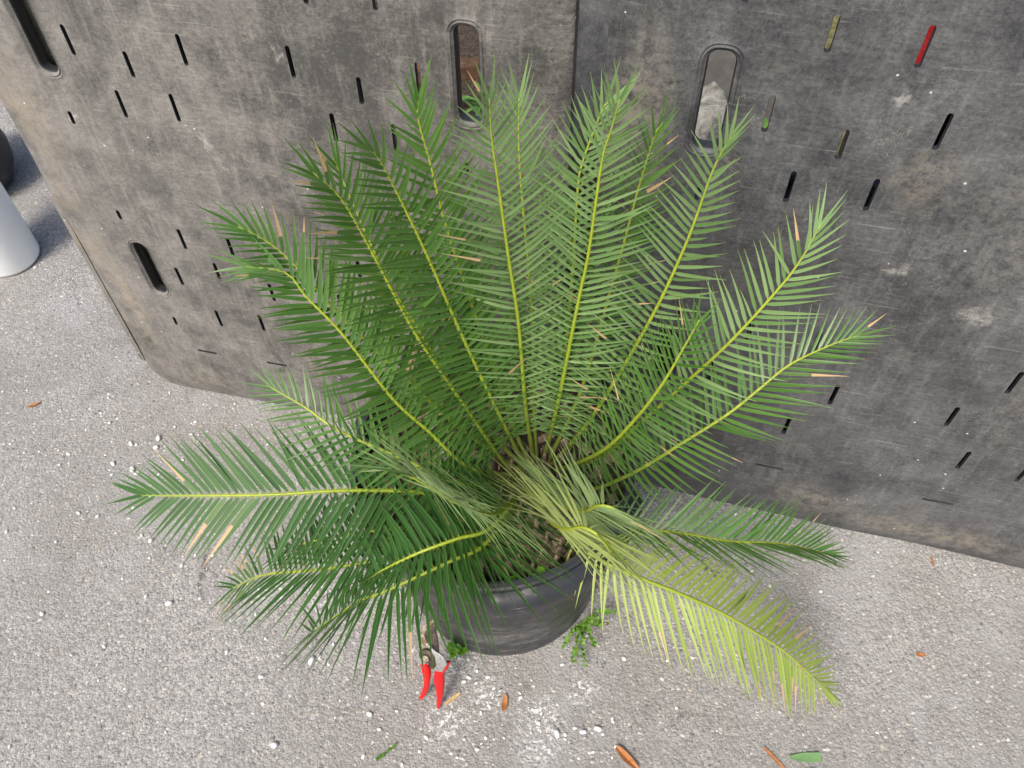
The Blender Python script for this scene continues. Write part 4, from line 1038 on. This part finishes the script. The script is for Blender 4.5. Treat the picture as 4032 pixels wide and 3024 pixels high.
# ------------------------------------------------------------------ litter on the asphalt
def litter(name, L, w, mat, loc, rz, label, cat, curl=0.2, blunt=False, group=None):
    n = 9; v, f = [], []
    for i in range(n):
        t = i/(n-1)
        ww = w/2*(math.sin(math.pi*(0.12+0.82*t))**0.7 if not blunt else (1-0.75*max(0, 0.45-t)**1.0*2))
        z = 0.002+curl*w*(0.5+0.5*math.cos(2*math.pi*t))
        v += [(L*(t-0.5), -ww, z+curl*ww*1.6), (L*(t-0.5), 0, z), (L*(t-0.5), ww, z+curl*ww*1.6)]
        v += [(L*(t-0.5), -ww, z+curl*ww*1.6-0.0008), (L*(t-0.5), 0, z-0.0008), (L*(t-0.5), ww, z+curl*ww*1.6-0.0008)]
    for i in range(n-1):
        a = i*6
        for (p, q) in ((0, 1), (1, 2), (2, 5), (5, 4), (4, 3), (3, 0)): f.append((a+p, a+6+p, a+6+q, a+q))
    f.append((0, 1, 2, 5, 4, 3)); e = (n-1)*6; f.append((e+3, e+4, e+5, e+2, e+1, e))
    me = mesh_from(name, v, f, [mat], True, 60); fix_normals(me)
    o = link(name, me); o.location = (loc[0], loc[1], 0.0006); o.rotation_euler = (0, 0, rz); tag(o, label, cat, group); return o
litter('dry_leaf', 0.048, 0.014, M['dryleaf'], (0.197, -0.364), -0.85, 'curled rust-brown leaf lying on the asphalt with a perlite crumb at its tip', 'leaf', 0.4)
litter('dry_leaf', 0.028, 0.010, M['dryleaf'], (-0.007, -0.264), 1.4, 'small rust-brown leaf scrap on the asphalt in front of the pot', 'leaf', 0.35)
litter('straw', 0.034, 0.007, M['straw'], (-0.100, -0.252), 0.6, 'tan straw scrap at the foot of the red secateur handle', 'straw', 0.2)
litter('dry_leaf', 0.045, 0.006, M['dryleaf'], (0.445, -0.376), -0.9, 'thin orange-brown leaf strip next to the cut green leaf piece', 'leaf', 0.3)
litter('dry_leaf', 0.04, 0.010, M['dryleaf'], (0.488, -0.402), 0.15, 'orange-brown curled leaf lying beneath the cut green leaf piece', 'leaf', 0.4)
litter('cut_leaf', 0.052, 0.015, M['cutleaf'], (0.497, -0.377), -0.05, 'pale green cut leaf piece with one blunt end on the asphalt', 'leaf', 0.12, True)
litter('dry_leaf', 0.026, 0.008, M['dryleaf'], (-1.079, 0.452), 0.5, 'small dark brown leaf scrap on the asphalt past the dusty board corner', 'leaf', 0.3)
litter('dry_leaf', 0.016, 0.008, M['dryleaf'], (0.749, -0.219), -0.2, 'tiny orange leaf scrap alone on the bare asphalt under the darker board', 'leaf', 0.3)
litter('straw', 0.020, 0.004, M['dryleaf'], (0.836, -0.043), 1.4, 'short orange stalk by the bottom edge of the darker board', 'straw', 0.2)
litter('straw', 0.04, 0.0025, M['straw'], (0.53, -0.235), -1.1, 'thin straw stalk near the tip of the drooping yellow-green frond', 'straw', 0.2)

def crumb(seed):
    bm = bmesh.new(); bmesh.ops.create_icosphere(bm, subdivisions=1, radius=1.0)
    for vv in bm.verts:
        k = 1+0.38*noise.noise(vv.co*1.4+Vector((seed*3.3, 0, 0)))+0.2*noise.noise(vv.co*3+Vector((0, seed, 0)))
        vv.co = Vector((vv.co.x*k, vv.co.y*k*0.75, vv.co.z*k*0.6))
    m_ = bpy.data.meshes.new('perlite_crumb'); bm.to_mesh(m_); bm.free(); m_.materials.append(M['perlite'])
    m_.polygons.foreach_set('use_smooth', [True]*len(m_.polygons)); return m_
crumbs = [crumb(s) for s in range(6)]
random.seed(31)
def put_crumb(x, y, d, i):
    o = link('perlite_crumb', crumbs[i % 6]); s = d*0.00075*random.uniform(0.85, 1.2)
    o.scale = (s*random.uniform(0.85, 1.35), s, s); o.location = (x, y, s*0.42); o.rotation_euler = (random.uniform(-.3, .3), random.uniform(-.3, .3), random.uniform(0, 6.28))
    big = 'larger' if d > 7 else ('small' if d > 5 else 'tiny')
    if math.hypot(x+0.13, y+0.25) < 0.11: where = 'beside the red secateurs'
    elif x > 0.25: where = 'under the right-hand drooping fronds'
    elif x > -0.3 and y < -0.15: where = 'in front of the black pot'
    elif x > -0.72 and y > 0.15: where = 'by the rounded corner of the dusty board'
    elif x > -0.72: where = 'below the long sideways frond'
    else: where = 'on open ground past the dusty board corner'
    tag(o, '%s white perlite crumb on the asphalt %s' % (big, where), 'perlite', 'white perlite crumbs scattered on the asphalt')
for i, (x, y, d) in enumerate(CHIPS): put_crumb(x, y, d, i)
k = 0
while k < 75:
    x, y = random.choice(((random.gauss(0.02, 0.16), random.gauss(-0.29, 0.06)), (random.gauss(-0.6, 0.3), random.gauss(0.0, 0.18)), (random.gauss(-0.9, 0.3), random.gauss(0.35, 0.25))))
    if x*x+y*y < 0.2**2 or y > 0.45-0.29*(x+0.77) or (abs(x+0.13) < 0.05 and abs(y+0.25) < 0.05): continue
    put_crumb(x, y, random.uniform(2.5, 4.5), k); k += 1
